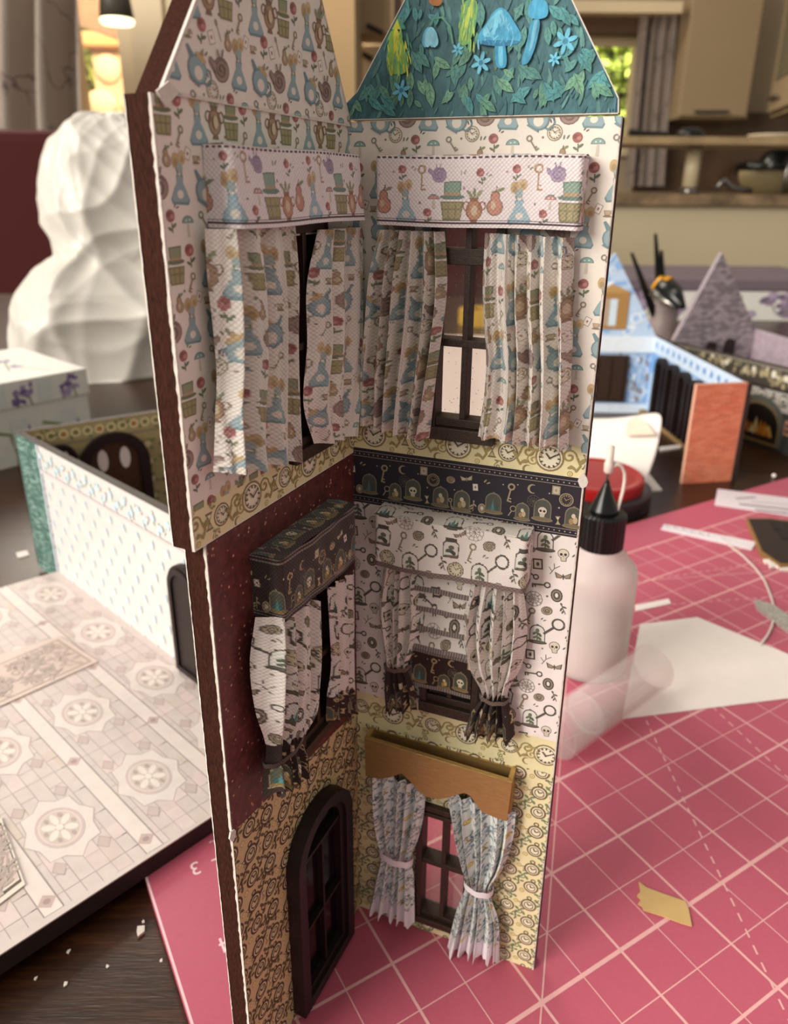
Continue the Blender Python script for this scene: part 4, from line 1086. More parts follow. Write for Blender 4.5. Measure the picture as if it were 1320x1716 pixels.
# gold pelmet board
gd = .42
gpts = [PR.st(*q, gd) for q in ((610, 1236), (858, 1311), (849, 1377), (828, 1370), (807, 1361), (796, 1346), (787, 1334), (778.6, 1329.5), (765, 1332), (753, 1336), (735, 1340), (712, 1335), (700, 1325), (686, 1309), (672, 1296), (655, 1303), (637, 1306), (612, 1301))]
mb = MB(); mb.prism([PR.W(s, t, gd - .1) for s, t in gpts], PR.n * .1)
gp = mb.build('gold_pelmet', MAT['gold'], house, bevel=.012, label='gold painted scalloped pelmet board over the ground floor window')
s0g, s1g, t1g = gpts[0][0], gpts[1][0], gpts[0][1]
bar(PR, s0g, s0g + .1, t1g - .95, t1g, 0, gd - .09).build('pelmet_return', MAT['gold'], gp)
bar(PR, s1g - .1, s1g, t1g - 1.05, t1g - .02, 0, gd - .09).build('pelmet_return', MAT['gold'], gp)
bar(PR, s0g, s1g, t1g - .55, t1g - .04, 0, .05).build('pelmet_backing', MAT['gold'], gp)

# ------------------------------------------------------------------ printed room set on the left (floor sheet and folded wall pair)
FZ = .6
WA = np.array([-15.802, 31.124, 0]); wa = nrm((.735, -.678, 0)); wn = nrm((-.678, -.735, 0))
PW1 = Plane(WA, wa, UP, wn)
fb = nrm((.697, .717, 0))
f1 = gnd(355, 1368, FZ); f1[2] = 0
k = np.linalg.solve(np.c_[wa[:2], -fb[:2]], (f1 - WA)[:2])[0]
FC = WA + wa * k                                            # inner corner of the sheet
fl_back = WA - nrm((.776, .632, 0)) * 14
fl_front = FC - fb * 26
mb = MB()
foot = [WA, FC, fl_front, fl_back]
mb.prism([p + UP * .0 for p in foot], UP * (FZ - .04), '1d1311', 1)
mb.prism([p + UP * (FZ - .04) for p in foot], UP * .04, 'd2c5c0', 0)
PF = Plane(FC + UP * FZ, -wa, -fb, UP)                       # s away from the corner along the wall, t towards the free side
clipF = [(PF.s @ (p - FC), PF.t @ (p - FC)) for p in foot]
if np.sum([clipF[i][0] * clipF[(i + 1) % 4][1] - clipF[(i + 1) % 4][0] * clipF[i][1] for i in range(4)]) < 0: clipF = clipF[::-1]
INK = 'b7a6a4'; sh = []
def medallion(x, y, r):
    q = E(0, 0, 1, 1, 'c9b7b4', 0, 20) + E(0, 0, .88, .88, 'd9cac4', 0, 20) + E(0, 0, .8, .8, 'cdbfb6', 0, 18)
    for j in range(6): q += E(.45 * math.cos(j * 1.047), .45 * math.sin(j * 1.047), .3, .15, 'e6dad2', j * 1.047, 8)
    for j in range(6): q += E(.62 * math.cos(j * 1.047 + .52), .62 * math.sin(j * 1.047 + .52), .13, .1, 'b3a39e', 0, 6)
    q += E(0, 0, .16, .16, 'e9ded6', 0, 8)
    return put(q, x, y, r, z0=12)
r = random.Random(2)
TS, TT = 4.36, 2.74                                          # printed repeat along the wall and across it
for i in range(-1, 6):
    for j in range(-1, 11):
        cx, cy = 2.72 + i * TS, 1.16 + j * TT
        for q in range(-3, 4):                               # thin printed plank joints
            yy = cy + q * .42
            sh += lay(L([(cx - TS / 2, yy), (cx + TS / 2, yy)], .018, INK), 3)
            for w in range(4):
                xx = cx - 2.1 + w * 1.25 + (q % 2) * .6
                sh += lay(L([(xx, yy), (xx, yy + .42)], .018, INK), 3.4)
                if r.random() < .3: sh += lay(P(r.choice([rect(xx, xx + r.uniform(.4, 1.1), yy, yy + .42), [(xx, yy), (xx + .9, yy), (xx + .4, yy + .42), (xx, yy + .42)]]), r.choice(['d3c2be', 'd0c1b8', 'd9c8c4'])), 1 + r.random() * 1.8)
        star = []
        for q in range(16):
            a = q * math.pi / 8; rr2 = 1.0 if q % 2 == 0 else .82
            star.append((cx + rr2 * 1.4 * math.cos(a), cy + rr2 * math.sin(a)))
        sh += lay(P(star, 'dfd3cd'), 4) + lay(L(star + star[:1], .025, INK), 5)
        for sx_, sy_ in ((-1, -1), (1, -1), (1, 1), (-1, 1)):
            sh += put(P([(-.5, 0), (0, -.35), (.5, 0), (0, .35)], 'c6b5af') + L([(-.5, 0), (0, -.35), (.5, 0), (0, .35), (-.5, 0)], .05, INK), cx + sx_ * 1.35, cy + sy_ * .62, .55, 0, z0=6)
        sh += [(np.c_[(p[:, 0] - cx) * 1.35 + cx, p[:, 1]], c, z) for p, c, z in medallion(cx, cy, .62)]
for j in range(-1, 11):
    yb = 2.44 + j * TT
    sh += lay(P([(-5, yb - .24), (30, yb - .24), (30, yb + .24), (-5, yb + .24)], 'e1d4ce'), 8) + lay(L([(-5, yb - .24), (30, yb - .24)], .028, '9c8c8a') + L([(-5, yb + .24), (30, yb + .24)], .028, '9c8c8a'), 10)
    for i in range(-1, 6):
        sh += put(P([(-.5, 0), (0, -.5), (.5, 0), (0, .5)], 'c2aca6') + E(0, 0, .2, .2, 'a99390', 0, 6), .62 + i * TS, yb, .5, z0=11)
stamp(mb, PF, sh, clipF, .003, step=.0006)
mb.build('printed_floor_sheet', [MAT['print_soft'], MAT['mdf_dark']], None, label='pale printed mosaic floor sheet on dark board at the table edge', cat='floor sheet')

def rug(name, px4, c1, c2, lab, z0=FZ + .018, seed=1):
    q = [gnd(x, y, z0 + .03) for x, y in px4]
    q = [np.array([p[0], p[1], 0]) for p in q]
    o = q[0]; s_ = q[1] - q[0]; t_ = q[3] - q[0]
    pl = Plane(o + UP * (z0 + .03), s_, t_, UP)
    mb = MB()
    mb.prism([p + UP * z0 for p in q], UP * .03, c1)
    sg = 1 if np.cross(s_, t_)[2] > 0 else -1
    cl = [(0, 0), (1, 0), (1, 1), (0, 1)]
    sh = lay(P(rect(.03, .97, .06, .94), c2) + P(rect(.05, .95, .1, .9), c1) + P(rect(.06, .94, .12, .88), 'd3bfb6'), 0, 1)
    r = random.Random(seed)
    W, H = np.linalg.norm(s_), np.linalg.norm(t_)
    for k_ in range(46):
        x, y = r.uniform(.1, .9), r.uniform(.17, .83)
        f = r.choice([m_scroll('b8a89f'), m_vine('b5a79e'), m_vine('c0ada6'), m_scroll('b0a098', -1)])
        sh += [(np.c_[p[:, 0] / W, p[:, 1] / H] + [x, y], c, z) for p, c, z in put(f, 0, 0, r.uniform(.6, 1.0), r.uniform(0, 6), z0=4)]
    stamp(mb, pl, sh, cl, .002, step=.0006)
    mb.build(name, [MAT['print_soft']], None, label=lab, cat='rug')
rug('printed_rug', ((165, 1108), (-70, 1215), (-105, 1128), (100, 1066)), 'd9c6bd', 'b7a49b', 'pale pink paper rug with floral print on the mosaic sheet', seed=4)
rug('printed_rug', ((42, 1482), (-60, 1560), (-90, 1420), (2, 1370)), 'e3d8cd', '5e504a', 'small cream paper rug with dark double border', seed=9)

rs = empty('folded_room_set', WA, 'low folded wall pair, white blue flowered outside with teal brick end', 'dollhouse wall')
WT = 6.92
mb = MB()
S0, S1 = -2.3, 13.2
mb.box(PW1.W(S0, 0, -.36), wa * (S1 - S0), UP * WT, wn * .36, '3c2a22', 1)
clipw = rect(S0, S1, .05, WT)
sh = P(rect(.02, S1, 0, WT), 'cfcac8') + P(rect(S0, .02, 0, WT), '4f6c64')
r = random.Random(8)
for _ in range(520):
    x, y = r.uniform(S0, 0), r.uniform(0, WT)
    sh += P(rect(x, x + .3, y, y + .05), r.choice(['7f9f95', '3f635b', '9ab5ab', '64887f']))
for i in range(15):
    for j in range(9):
        sh += put(E(0, 0, .2, .3, 'c3d0d8', 0, 8) + E(0, .08, .12, .12, 'aec3cf', 0, 6) + E(.16, -.25, .12, .06, 'cfd8cf', .5, 6), .5 + i * 1.05 + (j % 2) * .5, .5 + j * .68, .62, r.uniform(-.3, .3))
for i in range(26):
    sh += put(E(0, 0, .3, .26, 'bcd0da', 0, 8) + E(.3, -.25, .2, .1, 'c5d3c2', .6, 6) + E(-.3, .22, .2, .1, 'd8cfc0', .6, 6), .3 + i * .52, 6.3 + .14 * (-1) ** i, .62, i)
sh += P(rect(.02, S1, 5.62, 5.76), 'cfc4c4') + L([(.02, 5.76), (S1, 5.76)], .03, 'b5aaaa') + P(rect(.0, .14, 0, WT), 'cdd3e2')
stamp(mb, PW1, lay(sh, 1, 1), [(S0, 0), (S1, 0), (S1, WT), (S0, WT)], .004, step=.00004)
mb.build('flowered_wall', [MAT['print_soft'], MAT['mdf_dark']], rs)
c2 = PW1.W(S0, WT, 0); c3 = gnd(268, 689, WT)
w2 = nrm(c3 - c2); n2 = nrm((w2[1], -w2[0], 0))
c2g = np.array([c2[0], c2[1], 0])
PW2 = Plane(c2g, w2, UP, n2); W2L = np.linalg.norm(c3 - c2) + 2
mb = MB(); mb.box(PW2.W(0, 0, -.36), w2 * W2L, UP * WT, n2 * .36, '3c2a22', 1)
sh = P(rect(0, W2L, 0, WT), 'a79a6e')
for i in range(40):
    sh += put(E(0, 0, .34, .34, 'd8cfa0', 0, 10) + E(0, 0, .2, .2, 'a8793f' if i % 3 == 0 else '7d7a48', 0, 8) + E(.45, 0, .2, .1, '6f7a4d', .7, 6), .4 + i * .55, WT - .42, .7, i)
sh += P(rect(0, W2L, WT - .95, WT - .82), '8d8468')
for i in range(26):
    for j in range(5): sh += put(m_vine('7a7c4e') + E(0, 0, .22, .22, 'cfc39a', 0, 8), .5 + i * .9, WT - 1.6 - j * .95, .85, i + j)
stamp(mb, PW2, lay(sh, 1, 1), [(0, 0), (W2L, 0), (W2L, WT), (0, WT)], .004, step=.00005)
mb.build('flowered_inner_wall', [MAT['print_soft'], MAT['mdf_dark']], rs)
for (la, ra, tp) in (((133, 775), (250, 760), (195, 724)), ((75, 758), (128, 752), (100, 747))):
    a, b, c = PW2.st(*la, .2), PW2.st(*ra, .2), PW2.st(*tp, .2)
    hw = abs(b[0] - a[0]) / 2; cs = (a[0] + b[0]) / 2; thh = c[1] - hw * .95
    mb = MB(); ring(PW2, arch_pts(cs - hw, cs + hw, .02, thh), arch_pts(cs - hw * .72, cs + hw * .72, .05, thh), .0, .3, mb)
    ar = mb.build('arched_doorway', MAT['frame_dark'], rs)
    mb = MB(); mb.prism([PW2.W(s, t, .02) for s, t in arch_pts(cs - hw * .74, cs + hw * .74, .05, thh)], PW2.n * .08)
    mb.build('door_leaf', wood('amber_door', '2e1a0c', '5d3a18', '44280f', 90, (6, 6, 1), .5), ar)
    for dx in (-.34, .3):
        mb = MB(); mb.prism([PW2.W(cs + dx * hw + .15 * hw * math.cos(q), thh + .12 * hw + .34 * hw * math.sin(q), .1) for q in np.linspace(0, 2 * math.pi, 17)[:-1]], PW2.n * .03)
        mb.build('oval_light', MAT['paper'], ar)
mb = MB(); mb.prism([PW1.W(s, t, .01) for s, t in arch_pts(10.72, 12.7, FZ + .01, 4.35)], wn * .3)
dr = mb.build('arched_door_slab', MAT['frame_dark'], rs, bevel=.04)
mb = MB(); ring(PW1, arch_pts(10.85, 12.58, FZ + .16, 4.35), arch_pts(11.05, 12.4, FZ + .36, 4.32), .3, .4, mb)
mb.build('door_moulding', MAT['frame_dark'], dr)

# ------------------------------------------------------------------ lavender keepsake box
b0, b1 = gnd(0, 789, -.3), gnd(163, 747, -.3)
bs = nrm(b1 - b0); bn = nrm((bs[1], -bs[0], 0))
PB = Plane(np.array([b1[0], b1[1], -.3]), -bs, UP, bn)
lt = PB.st(161, 614)[1]; lb = PB.st(159, 657)[1]; bw = 17.0; bd = 10.5
lav = empty('lavender_box', PB.W(bw / 2, 0, -bd / 2), 'white lidded keepsake box printed with lavender sprigs', 'box')
def lavender(x, y, h, lean, stem='6d7d4c', fl='8d7aa0'):
    q = L([(x, y), (x + lean * .5, y + h * .55), (x + lean, y + h)], .1, stem)
    rr3 = random.Random(int(x * 100))
    for k_ in range(12): q += E(x + lean + rr3.uniform(-.35, .35), y + h + rr3.uniform(-.3, .55), .22, .13, rr3.choice([fl, '6f5c8c', 'a897b5']), rr3.uniform(0, 3), 7)
    return q
def sheet_print(mb, pl, w, h, sh, bg): stamp(mb, pl, P(rect(0, w, 0, h), bg) + sh, rect(0, w, 0, h), .004, step=.0008)
mb = MB(); mb.box(PB.W(.15, 0, -.15), PB.s * (bw - .3), UP * (lb + .3), -bn * (bd - .3), 'dcdcd2')
sh = []
for k_ in range(5):
    x = .8 + k_ * 3.4
    sh += lavender(x, -.5, 2.6, .5) + L([(x + 1, 0), (x + 1.4, 2.2), (x + 2.6, 2.6)], .22, '7d8c5c') + L([(x + 1.2, 0), (x + .9, 2.8)], .2, '8a9968')
    sh += P(rect(x + .2, x + 1.3, 1.2, 3.2), 'd3d6d2')
stamp(mb, Plane(PB.W(.15, 0, -.15), PB.s, UP, bn), lay(sh, 1, 1), rect(0, bw - .3, 0, lb), .004, step=.0008)
mb.build('box_body', MAT['print_soft'], lav)
mb = MB(); mb.box(PB.W(0, lb, 0), PB.s * bw, UP * (lt - lb), -bn * bd, 'e2e0d8')
sh = []
for k_ in range(5): sh += lavender(.9 + k_ * 3.1, -.4, (lt - lb) * .75, .3) + lavender(2.0 + k_ * 3.1, -.4, (lt - lb) * .5, -.2) + P(rect(2.6 + k_ * 3.1, 3.6 + k_ * 3.1, .2, lt - lb - .2), 'd3d8d4')
stamp(mb, PB_l := Plane(PB.W(0, lb, 0), PB.s, UP, bn), lay(sh, 1, 1), rect(0, bw, 0, lt - lb), .004, step=.0008)
sh = []
for k_ in range(4): sh += lavender(2 + k_ * 3.6, 1.0, 3.0, 1.2) + lavender(4 + k_ * 3.6, 3, 3.2, -1.0)
stamp(mb, Plane(PB.W(0, lt, 0), PB.s, -bn, UP), lay(sh, 1, 1), rect(0, bw, 0, bd), .004, step=.0008)
mb.build('lid', MAT['print_soft'], lav, bevel=.06)

# ------------------------------------------------------------------ crumpled white plastic bag
def bag():
    Y = 76.0
    prof = [(655, 20, 330), (620, 30, 335), (560, 16, 340), (520, 14, 340), (485, 22, 335), (450, 52, 320), (425, 86, 300), (400, 84, 295), (370, 70, 295), (335, 62, 290), (300, 62, 285), (262, 68, 280), (230, 82, 270), (208, 104, 258), (194, 132, 245), (188, 165, 225)]
    n = 180; m = 150
    zs, xl, xr = [], [], []
    for y, a, b in prof:
        A, B = atY(a, y, Y), atY(b, y, Y); zs.append(A[2]); xl.append(A[0]); xr.append(B[0])
    zs[0] = -.3
    q = np.linspace(0, 1, len(zs)); v = np.linspace(0, 1, m)
    z = np.interp(v, q, zs); l = np.interp(v, q, xl); rt_ = np.interp(v, q, xr)
    ker = np.array([1, 2, 3, 2, 1]) / 9
    for arr in (l, rt_):
        arr[2:-2] = np.convolve(arr, ker, 'valid')
    th = np.linspace(0, 2 * math.pi, n, endpoint=False)
    TH, Vv = np.meshgrid(th, v)
    cx = ((l + rt_) / 2)[:, None]; w = ((rt_ - l) / 2)[:, None]
    rg = np.random.RandomState(5); cr = np.zeros_like(TH)
    for k_ in range(18):                                     # sharp creases along random directions
        a, b, p, f = rg.uniform(-4, 4), rg.uniform(-17, 17), rg.uniform(0, 6.28), rg.uniform(.3, 1)
        a = round(a)
        cr += f * (1 - np.abs(np.sin((a * TH + b * Vv + p) / 2 + .5 * np.sin(2 * TH + 5 * Vv + p)))) ** 2.6
    cr = cr / 18 - .18
    rad = 1 + 2.0 * cr
    top = np.clip((1 - Vv) / .05, 0, 1) ** .5
    X = cx + w * np.cos(TH) * (1 + .55 * cr) * (.25 + .75 * top)
    Yy = Y + np.minimum(w, 9) * .78 * np.sin(TH) * rad * (.25 + .75 * top)
    Z = np.maximum(z[:, None], -.29) + 3 * cr * np.clip(Vv * 8, 0, 1) * (Vv < .97)
    Z = np.maximum(Z, -.29)
    Vt = np.stack([X, Yy, Z], -1).reshape(-1, 3)
    mb = MB(); fs = []
    for i in range(m - 1):
        for j in range(n): fs.append((i * n + j, i * n + (j + 1) % n, (i + 1) * n + (j + 1) % n, (i + 1) * n + j))
    fs.append(list(range((m - 1) * n, m * n))); fs.append(list(range(n))[::-1])
    mb.add(Vt, fs)
    mb.build('plastic_bag', MAT['bag'], None, smooth=True, label='tall crumpled white plastic bag standing behind the lavender box', cat='bag')
bag()

# ------------------------------------------------------------------ red chairs beyond the table
def chair(x0, x1, ytop, Y, label, depth=9):
    A, B = atY(x0, ytop, Y), atY(x1, ytop, Y)
    w = B[0] - A[0]; zt = A[2]
    ch = empty('dining_chair', ((A[0] + B[0]) / 2, Y, -76), label, 'chair', 'red chairs around the table')
    def soft(x, y, z, dx, dy, dz, nm, bev):
        MB().box((x, y, z), (dx, 0, 0), (0, dy, 0), (0, 0, dz)).build(nm, MAT['red'], ch, bevel=bev)
    soft(A[0], Y, -34, w, depth, zt + 34, 'backrest', 2.5)
    soft(A[0], Y + 2 - 44, -36, w, 44, 9, 'seat', 2)
    for x in (A[0] + 1, B[0] - 5):
        for y in (Y - 40, Y + 3): MB().box((x, y, -76), (4, 0, 0), (0, 4, 0), (0, 0, 40.3)).build('leg', MAT['frame_dark'], ch)
chair(-260, 150, 214, 176, 'dark red upholstered chair back beside the white plastic bag')
chair(690, 905, 345, 176, 'dark red upholstered chair seen through the upper house window')

# ------------------------------------------------------------------ paper, bags and tape behind the house
def flat(name, pxs, z, th, mat, label, cat, sh=None, bg=None, c='ffffff', group=None):
    pts = [gnd(x, y, z + th) for x, y in pxs]
    mb = MB(); mb.prism([p - UP * th for p in pts], UP * th, c)
    return mb, pts
def flat_obj(name, pxs, z, th, mat, label, cat, c='ffffff', group=None):
    mb, pts = flat(name, pxs, z, th, mat, label, cat, c=c)
    return mb.build(name, mat, None, label=label, cat=cat, group=group)

flat_obj('paper_sheet', ((700, 560), (960, 565), (975, 700), (670, 705)), -.3, .05, MAT['paper'], 'blank white paper sheet on the table behind the tower, seen through its window', 'paper')
mb = MB(); cpt = gnd(806, 542, -.3)
mb.lathe([(1.5, 0), (3.2, 0), (3.2, 2.0), (1.5, 2.0), (1.5, 0)], cpt, 28)
mb.build('tape_roll', plain('yellow_tape', 'd9b43c', .4), None, label='yellow tape roll glimpsed through the upper house window', cat='tape')

# needle glue bottle --------------------------------------------------
gb = np.array([7.72, 25.1, 0.0])
zb = lambda py: float(atY(1008, py, gb[1])[2])
bot = empty('glue_bottle', gb, 'frosted plastic glue bottle with black needle cap on the mat', 'bottle')
def frosted(name, c, t, rough):
    m, nt, b = new_mat(name)
    v = coords(nt); f = noise(nt, v, 40)
    nt.links.new(mixcol(nt, mrange(nt, f, .3, .7, 0, 1), c, 'ebe4df'), b.inputs['Base Color'])
    b.inputs['Roughness'].default_value = rough; b.inputs['Transmission Weight'].default_value = t; b.inputs['IOR'].default_value = 1.25
    b.inputs['Subsurface Weight'].default_value = .0
    return m
R_ = 1.5; sh_ = zb(938); nk = zb(908)
mb = MB(); mb.lathe([(R_ - .2, 0), (R_ - .05, .06), (R_, .2), (R_, sh_ - .5), (R_ - .06, sh_ - .2), (R_ - .25, sh_), (.78, nk - .08), (.74, nk + .4)], gb, 48)
mb.build('bottle_body', frosted('frosted_plastic', 'e0dad6', .5, .45), bot, smooth=True)
mb = MB(); mb.lathe([(R_ - .3, .12), (R_ - .14, .3), (R_ - .14, sh_ * .52), (0.0, sh_ * .52)], gb, 40)
mb.build('glue', frosted('pale_glue', 'e8d4ca', .35, .5), bot, smooth=True)
ct = zb(856); rc = .84
mb = MB(); prof = [(rc, nk - .12), (rc, ct - .1), (rc - .08, ct)]
n = 72; V_ = []
for r0_, z in prof:
    for k_ in range(n):
        q = 2 * math.pi * k_ / n; rr4 = r0_ + (.01 if k_ % 2 else -.01) * (z < ct - .05)
        V_.append(gb + UP * z + np.array([rr4 * math.cos(q), rr4 * math.sin(q), 0]))
mb.add(V_, [(i * n + k_, i * n + (k_ + 1) % n, (i + 1) * n + (k_ + 1) % n, (i + 1) * n + k_) for i in range(2) for k_ in range(n)] + [list(range(2 * n, 3 * n)), list(range(n))[::-1]])
cap = mb.build('ribbed_cap', MAT['black'], bot)
MB().lathe([(.56, ct - .02), (.5, ct + .12), (.12, zb(812)), (.09, zb(806)), (0, zb(806))], gb, 36).build('nozzle_cone', MAT['black'], cap, smooth=True)
MB().lathe([(.055, zb(812)), (.055, zb(770)), (0, zb(770))], gb, 14).build('needle', MAT['metal'], cap, smooth=True)
milky = plain('milky_plastic', 'd6c8bf', .4, var=.05)
ncv = MB(); ncv.lathe([(.1, zb(793)), (.17, zb(790)), (.17, zb(776)), (.14, zb(774)), (.13, zb(748)), (0, zb(746))], gb, 20)
ncv.build('needle_cover', milky, bot, smooth=True)
lp = [atY(x, y, gb[1]) + np.array([0, o, 0]) for x, y, o in ((1018, 789, 0), (1026, 781, .03), (1034, 778, .05), (1042, 782, .06), (1047, 793, .06), (1047, 806, .05), (1044, 822, .02), (1039, 838, 0), (1033, 852, -.1), (1030, 858, -.15))]
mb = MB(); mb.tube(lp, .14, 8, flat=.45); mb.build('tether_strap', milky, bot, smooth=True)

# clear plastic tube, paper scraps on the mat -------------------------
pa, pb = gnd(930, 1232, .87), gnd(1094, 1118, .87)
ax = nrm(pb - pa); ln_ = np.linalg.norm(pb - pa)
mb = MB(); mb.lathe([(.78, 0), (.78, ln_ - .02), (.86, ln_), (.86, 0), (.78, 0)], pa, 40, ax)
tb_ = empty('clear_tube', pa * [1, 1, 0], 'clear plastic tube lying beside the glue bottle', 'tube')
def clearplast():
    m = glossy_clear('clear_plastic', (.98, .95, .95), .8, .22)
    return m
cp_ = clearplast()
mb.build('tube_shell', cp_, tb_, smooth=True)
mb = MB(); mb.lathe([(.6, ln_ * .28), (.77, ln_ * .28 + .02), (.77, ln_ * .28 + .08), (.6, ln_ * .28 + .1), (.6, ln_ * .28)], pa, 36, ax); mb.build('inner_ring', cp_, tb_, smooth=True)

flat_obj('paper_offcut', ((1072, 1046), (1168, 1034), (1345, 1106), (1350, 1166), (1042, 1204)), 0, .03, MAT['paper'], 'large blank white card offcut with angled top on the pink mat', 'paper')
mb, pts = flat('strip', ((1202, 819), (1335, 836), (1335, 866), (1197, 846)), 0.01, .03, None, '', '', c='e6dbe2')
o_, s_, t_ = pts[3], pts[2] - pts[3], pts[0] - pts[3]
stamp(mb, Plane(o_, s_, t_, UP), L([(.25, .55), (.5, .8)], .05, '7d7480') + L([(.3, .25), (.95, .35)], .06, '5d5560') + L([(.45, .5), (.9, .62)], .03, 'a89da8') + L([(.5, .05), (.9, .12)], .06, '4a434c'), rect(0, 1, 0, 1), .003, step=.0005)
mb.build('paper_strip', MAT['print'], None, label='wide white paper strip with printed lines at the mat edge', cat='paper strip', group='loose white paper strips')
mb, pts = flat('strip', ((1113, 878), (1267, 908), (1259, 921), (1107, 886)), 0.01, .05, None, '', '', c='e8dfe6')
o_, s_, t_ = pts[3], pts[2] - pts[3], pts[0] - pts[3]
sh = []
for k_ in range(16): sh += L([(.02 + k_ * .032, .95 - (k_ % 3) * .12), (.045 + k_ * .032, .62)], .012, '4a434c')
for k_ in range(5): sh += L([(.55 + k_ * .06, .9), (.59 + k_ * .06, .78)], .012, '6d6570')
stamp(mb, Plane(o_, s_, t_, UP), sh, rect(0, 1, 0, 1), .003, step=.0005)
mb.build('paper_strip', MAT['print'], None, label='narrow white strip with cut dark print along one edge', cat='paper strip', group='loose white paper strips')
flat_obj('paper_strip', ((1064, 1014), (1120, 1003), (1124, 1011), (1064, 1024)), 0, .04, MAT['paper'], 'short blank white strip beside the glue bottle', 'paper strip', group='loose white paper strips')
mb, pts = flat('piece', ((1251, 868), (1288, 868), (1335, 874), (1345, 946), (1308, 947), (1292, 936), (1275, 924)), 0, .3, None, '', '')
wp = empty('wooden_cutout', pts[0] * [1, 1, 0], 'dark laser cut wooden piece with pale edges at the mat rim', 'wood piece')
mb.build('board', plain('pale_wood_edge', '8d6b3e', .6), wp)
pc = np.mean(pts, axis=0)
mb = MB(); mb.prism([pc + (p - pc) * .93 + UP * .004 for p in pts], UP * .04); mb.build('dark_top', MAT['mdf_dark'], wp)
for x, y in ((1300, 880), (1312, 896), (1322, 884), (1330, 905)):
    mb = MB(); g_ = gnd(x, y, .35); mb.prism([g_ + np.array(q) for q in ((-.35, -.5, 0), (.0, -.6, 0), (.3, .5, 0), (-.05, .6, 0))], UP * .02); mb.build('slot', MAT['black'], wp)
mb = MB()
for k_ in range(9):
    g_ = gnd(1282 + k_ * 5, 946 + (k_ % 3) * 3 + k_ * .8, .02)
    mb.box(g_ + np.array([rnd.uniform(-.1, .1), rnd.uniform(-.1, .1), 0]), (rnd.uniform(.3, .5), rnd.uniform(-.2, .2), 0), (rnd.uniform(-.1, .1), .25, .05), (0, 0, .12))
mb.build('torn_paper_bit', MAT['paper'], None, label='small ragged white paper crumb next to the wooden cutout', cat='paper scrap')
g0, g1 = gnd(1282, 1018, .1), gnd(1345, 1064, .1)
mb = MB(); d_ = nrm(g1 - g0); e_ = np.array([-d_[1], d_[0], 0]) * .42
mb.prism([g0 - e_ * .2 - d_ * .6 - UP * .1, g0 - e_ - UP * .1, g1 - e_ - UP * .1, g1 + e_ - UP * .1, g0 + e_ - UP * .1], UP * .2)
gs = plain('silver_glitter', 'c9c6bd', .35, .2, var=.9, nscale=1800, bump=.8)
mb.build('glitter_strip', gs, None, label='silver glitter strip end lying on the pink mat', cat='glitter strip')
mb = MB(); mb.tube([gnd(x, y, .06) for x, y in ((1205, 900), (1222, 914), (1245, 932), (1265, 952), (1280, 972), (1290, 995), (1296, 1015), (1297, 1032), (1293, 1050), (1285, 1066), (1274, 1080))], .05, 6)
mb.build('elastic_thread', MAT['torn'], None, smooth=True, label='thin white elastic thread curling past the glitter strip', cat='thread')
tan = [gnd(x, y, .05) for x, y in ((1070, 1477), (1083, 1487), (1110, 1497), (1148, 1510), (1154, 1525), (1159, 1551), (1142, 1546), (1110, 1534), (1078, 1524), (1076, 1518), (1069, 1514), (1074, 1507), (1067, 1500), (1073, 1494))]
mb = MB(); mb.prism([p - UP * .05 for p in tan], UP * .05); mb.build('card_scrap', plain('kraft_card', 'cbaa72', .8, var=.08), None, label='small torn tan card scrap with frayed end on the mat', cat='card scrap')
for x, y, lab in ((1296, 800, 'tiny white bead on the table near the brick panel'),):
    mb = MB(); mb.lathe([(0, 0), (.1, .04), (.15, .13), (.1, .22), (0, .26)], gnd(x, y, -.3), 12); mb.build('bead', MAT['paper'], None, smooth=True, label=lab, cat='bead')
for k_, (x, y, w_) in enumerate(((236, 1562, .16), (115, 1595, .06), (110, 1650, .07), (240, 1545, .05), (60, 1640, .05), (180, 1620, .05), (300, 1545, .04), (270, 1610, .05))):
    g_ = gnd(x, y, -.3); mb = MB(); a = rnd.uniform(0, 6)
    mb.prism([g_ + w_ * np.array([math.cos(a + q) * f, math.sin(a + q) * f, 0]) for q, f in ((0, 1), (1.2, .6), (2.2, 1.1), (3.6, .7), (5, .9))], UP * w_ * .5)
    mb.build('paper_crumb', MAT['torn'], None, label='largest pale paper crumb on the bare dark table' if k_ == 0 else 'tiny pale paper crumb on the bare dark table', cat='paper crumb', group='crumbs on the table')
flat_obj('paper_crumb', ((27, 926), (45, 922), (49, 930), (30, 935)), -.3, .05, MAT['paper'], 'small white square scrap by the teal brick wall end', 'paper scrap')

# curled white paper over a red tin ------------------------------------
zt = -.3
rc_ = gnd(1010, 868, zt) + np.array([0, 2.6, 0])
tin = empty('round_tin', rc_, 'flat round tin with red lid and dark rim half under curled paper', 'tin')
MB().lathe([(3.3, 0), (3.4, .1), (3.4, 1.0), (3.2, 1.1)], rc_, 48).build('tin_base', plain('dark_tin', '2e2a2c', .35, .3), tin, smooth=False)
MB().lathe([(2.9, 1.08), (2.9, 1.7), (2.75, 1.8), (2.4, 1.72), (0, 1.72)], rc_, 48).build('tin_lid', MAT['redplastic'], tin)
rowsP = [[(960, 800, 44), (1010, 806, 42.5), (1046, 812, 42), (1062, 832, 41.5), (1073, 842, 41.2)],
         [(962, 765, 46), (1010, 768, 45), (1050, 772, 44.5), (1074, 790, 43.6), (1082, 806, 43)],
         [(966, 730, 48), (1012, 732, 47), (1056, 735, 46.5), (1082, 748, 45.6), (1100, 762, 45)],
         [(970, 706, 49), (1015, 706, 48.5), (1062, 700, 48), (1090, 702, 47), (1106, 722, 46)],
         [(972, 700, 49.6), (1018, 702, 49), (1064, 697, 48.6), (1096, 690, 48), (1110, 694, 47)]]
mb = MB(); V_ = [atY(*q) for row in rowsP for q in row]
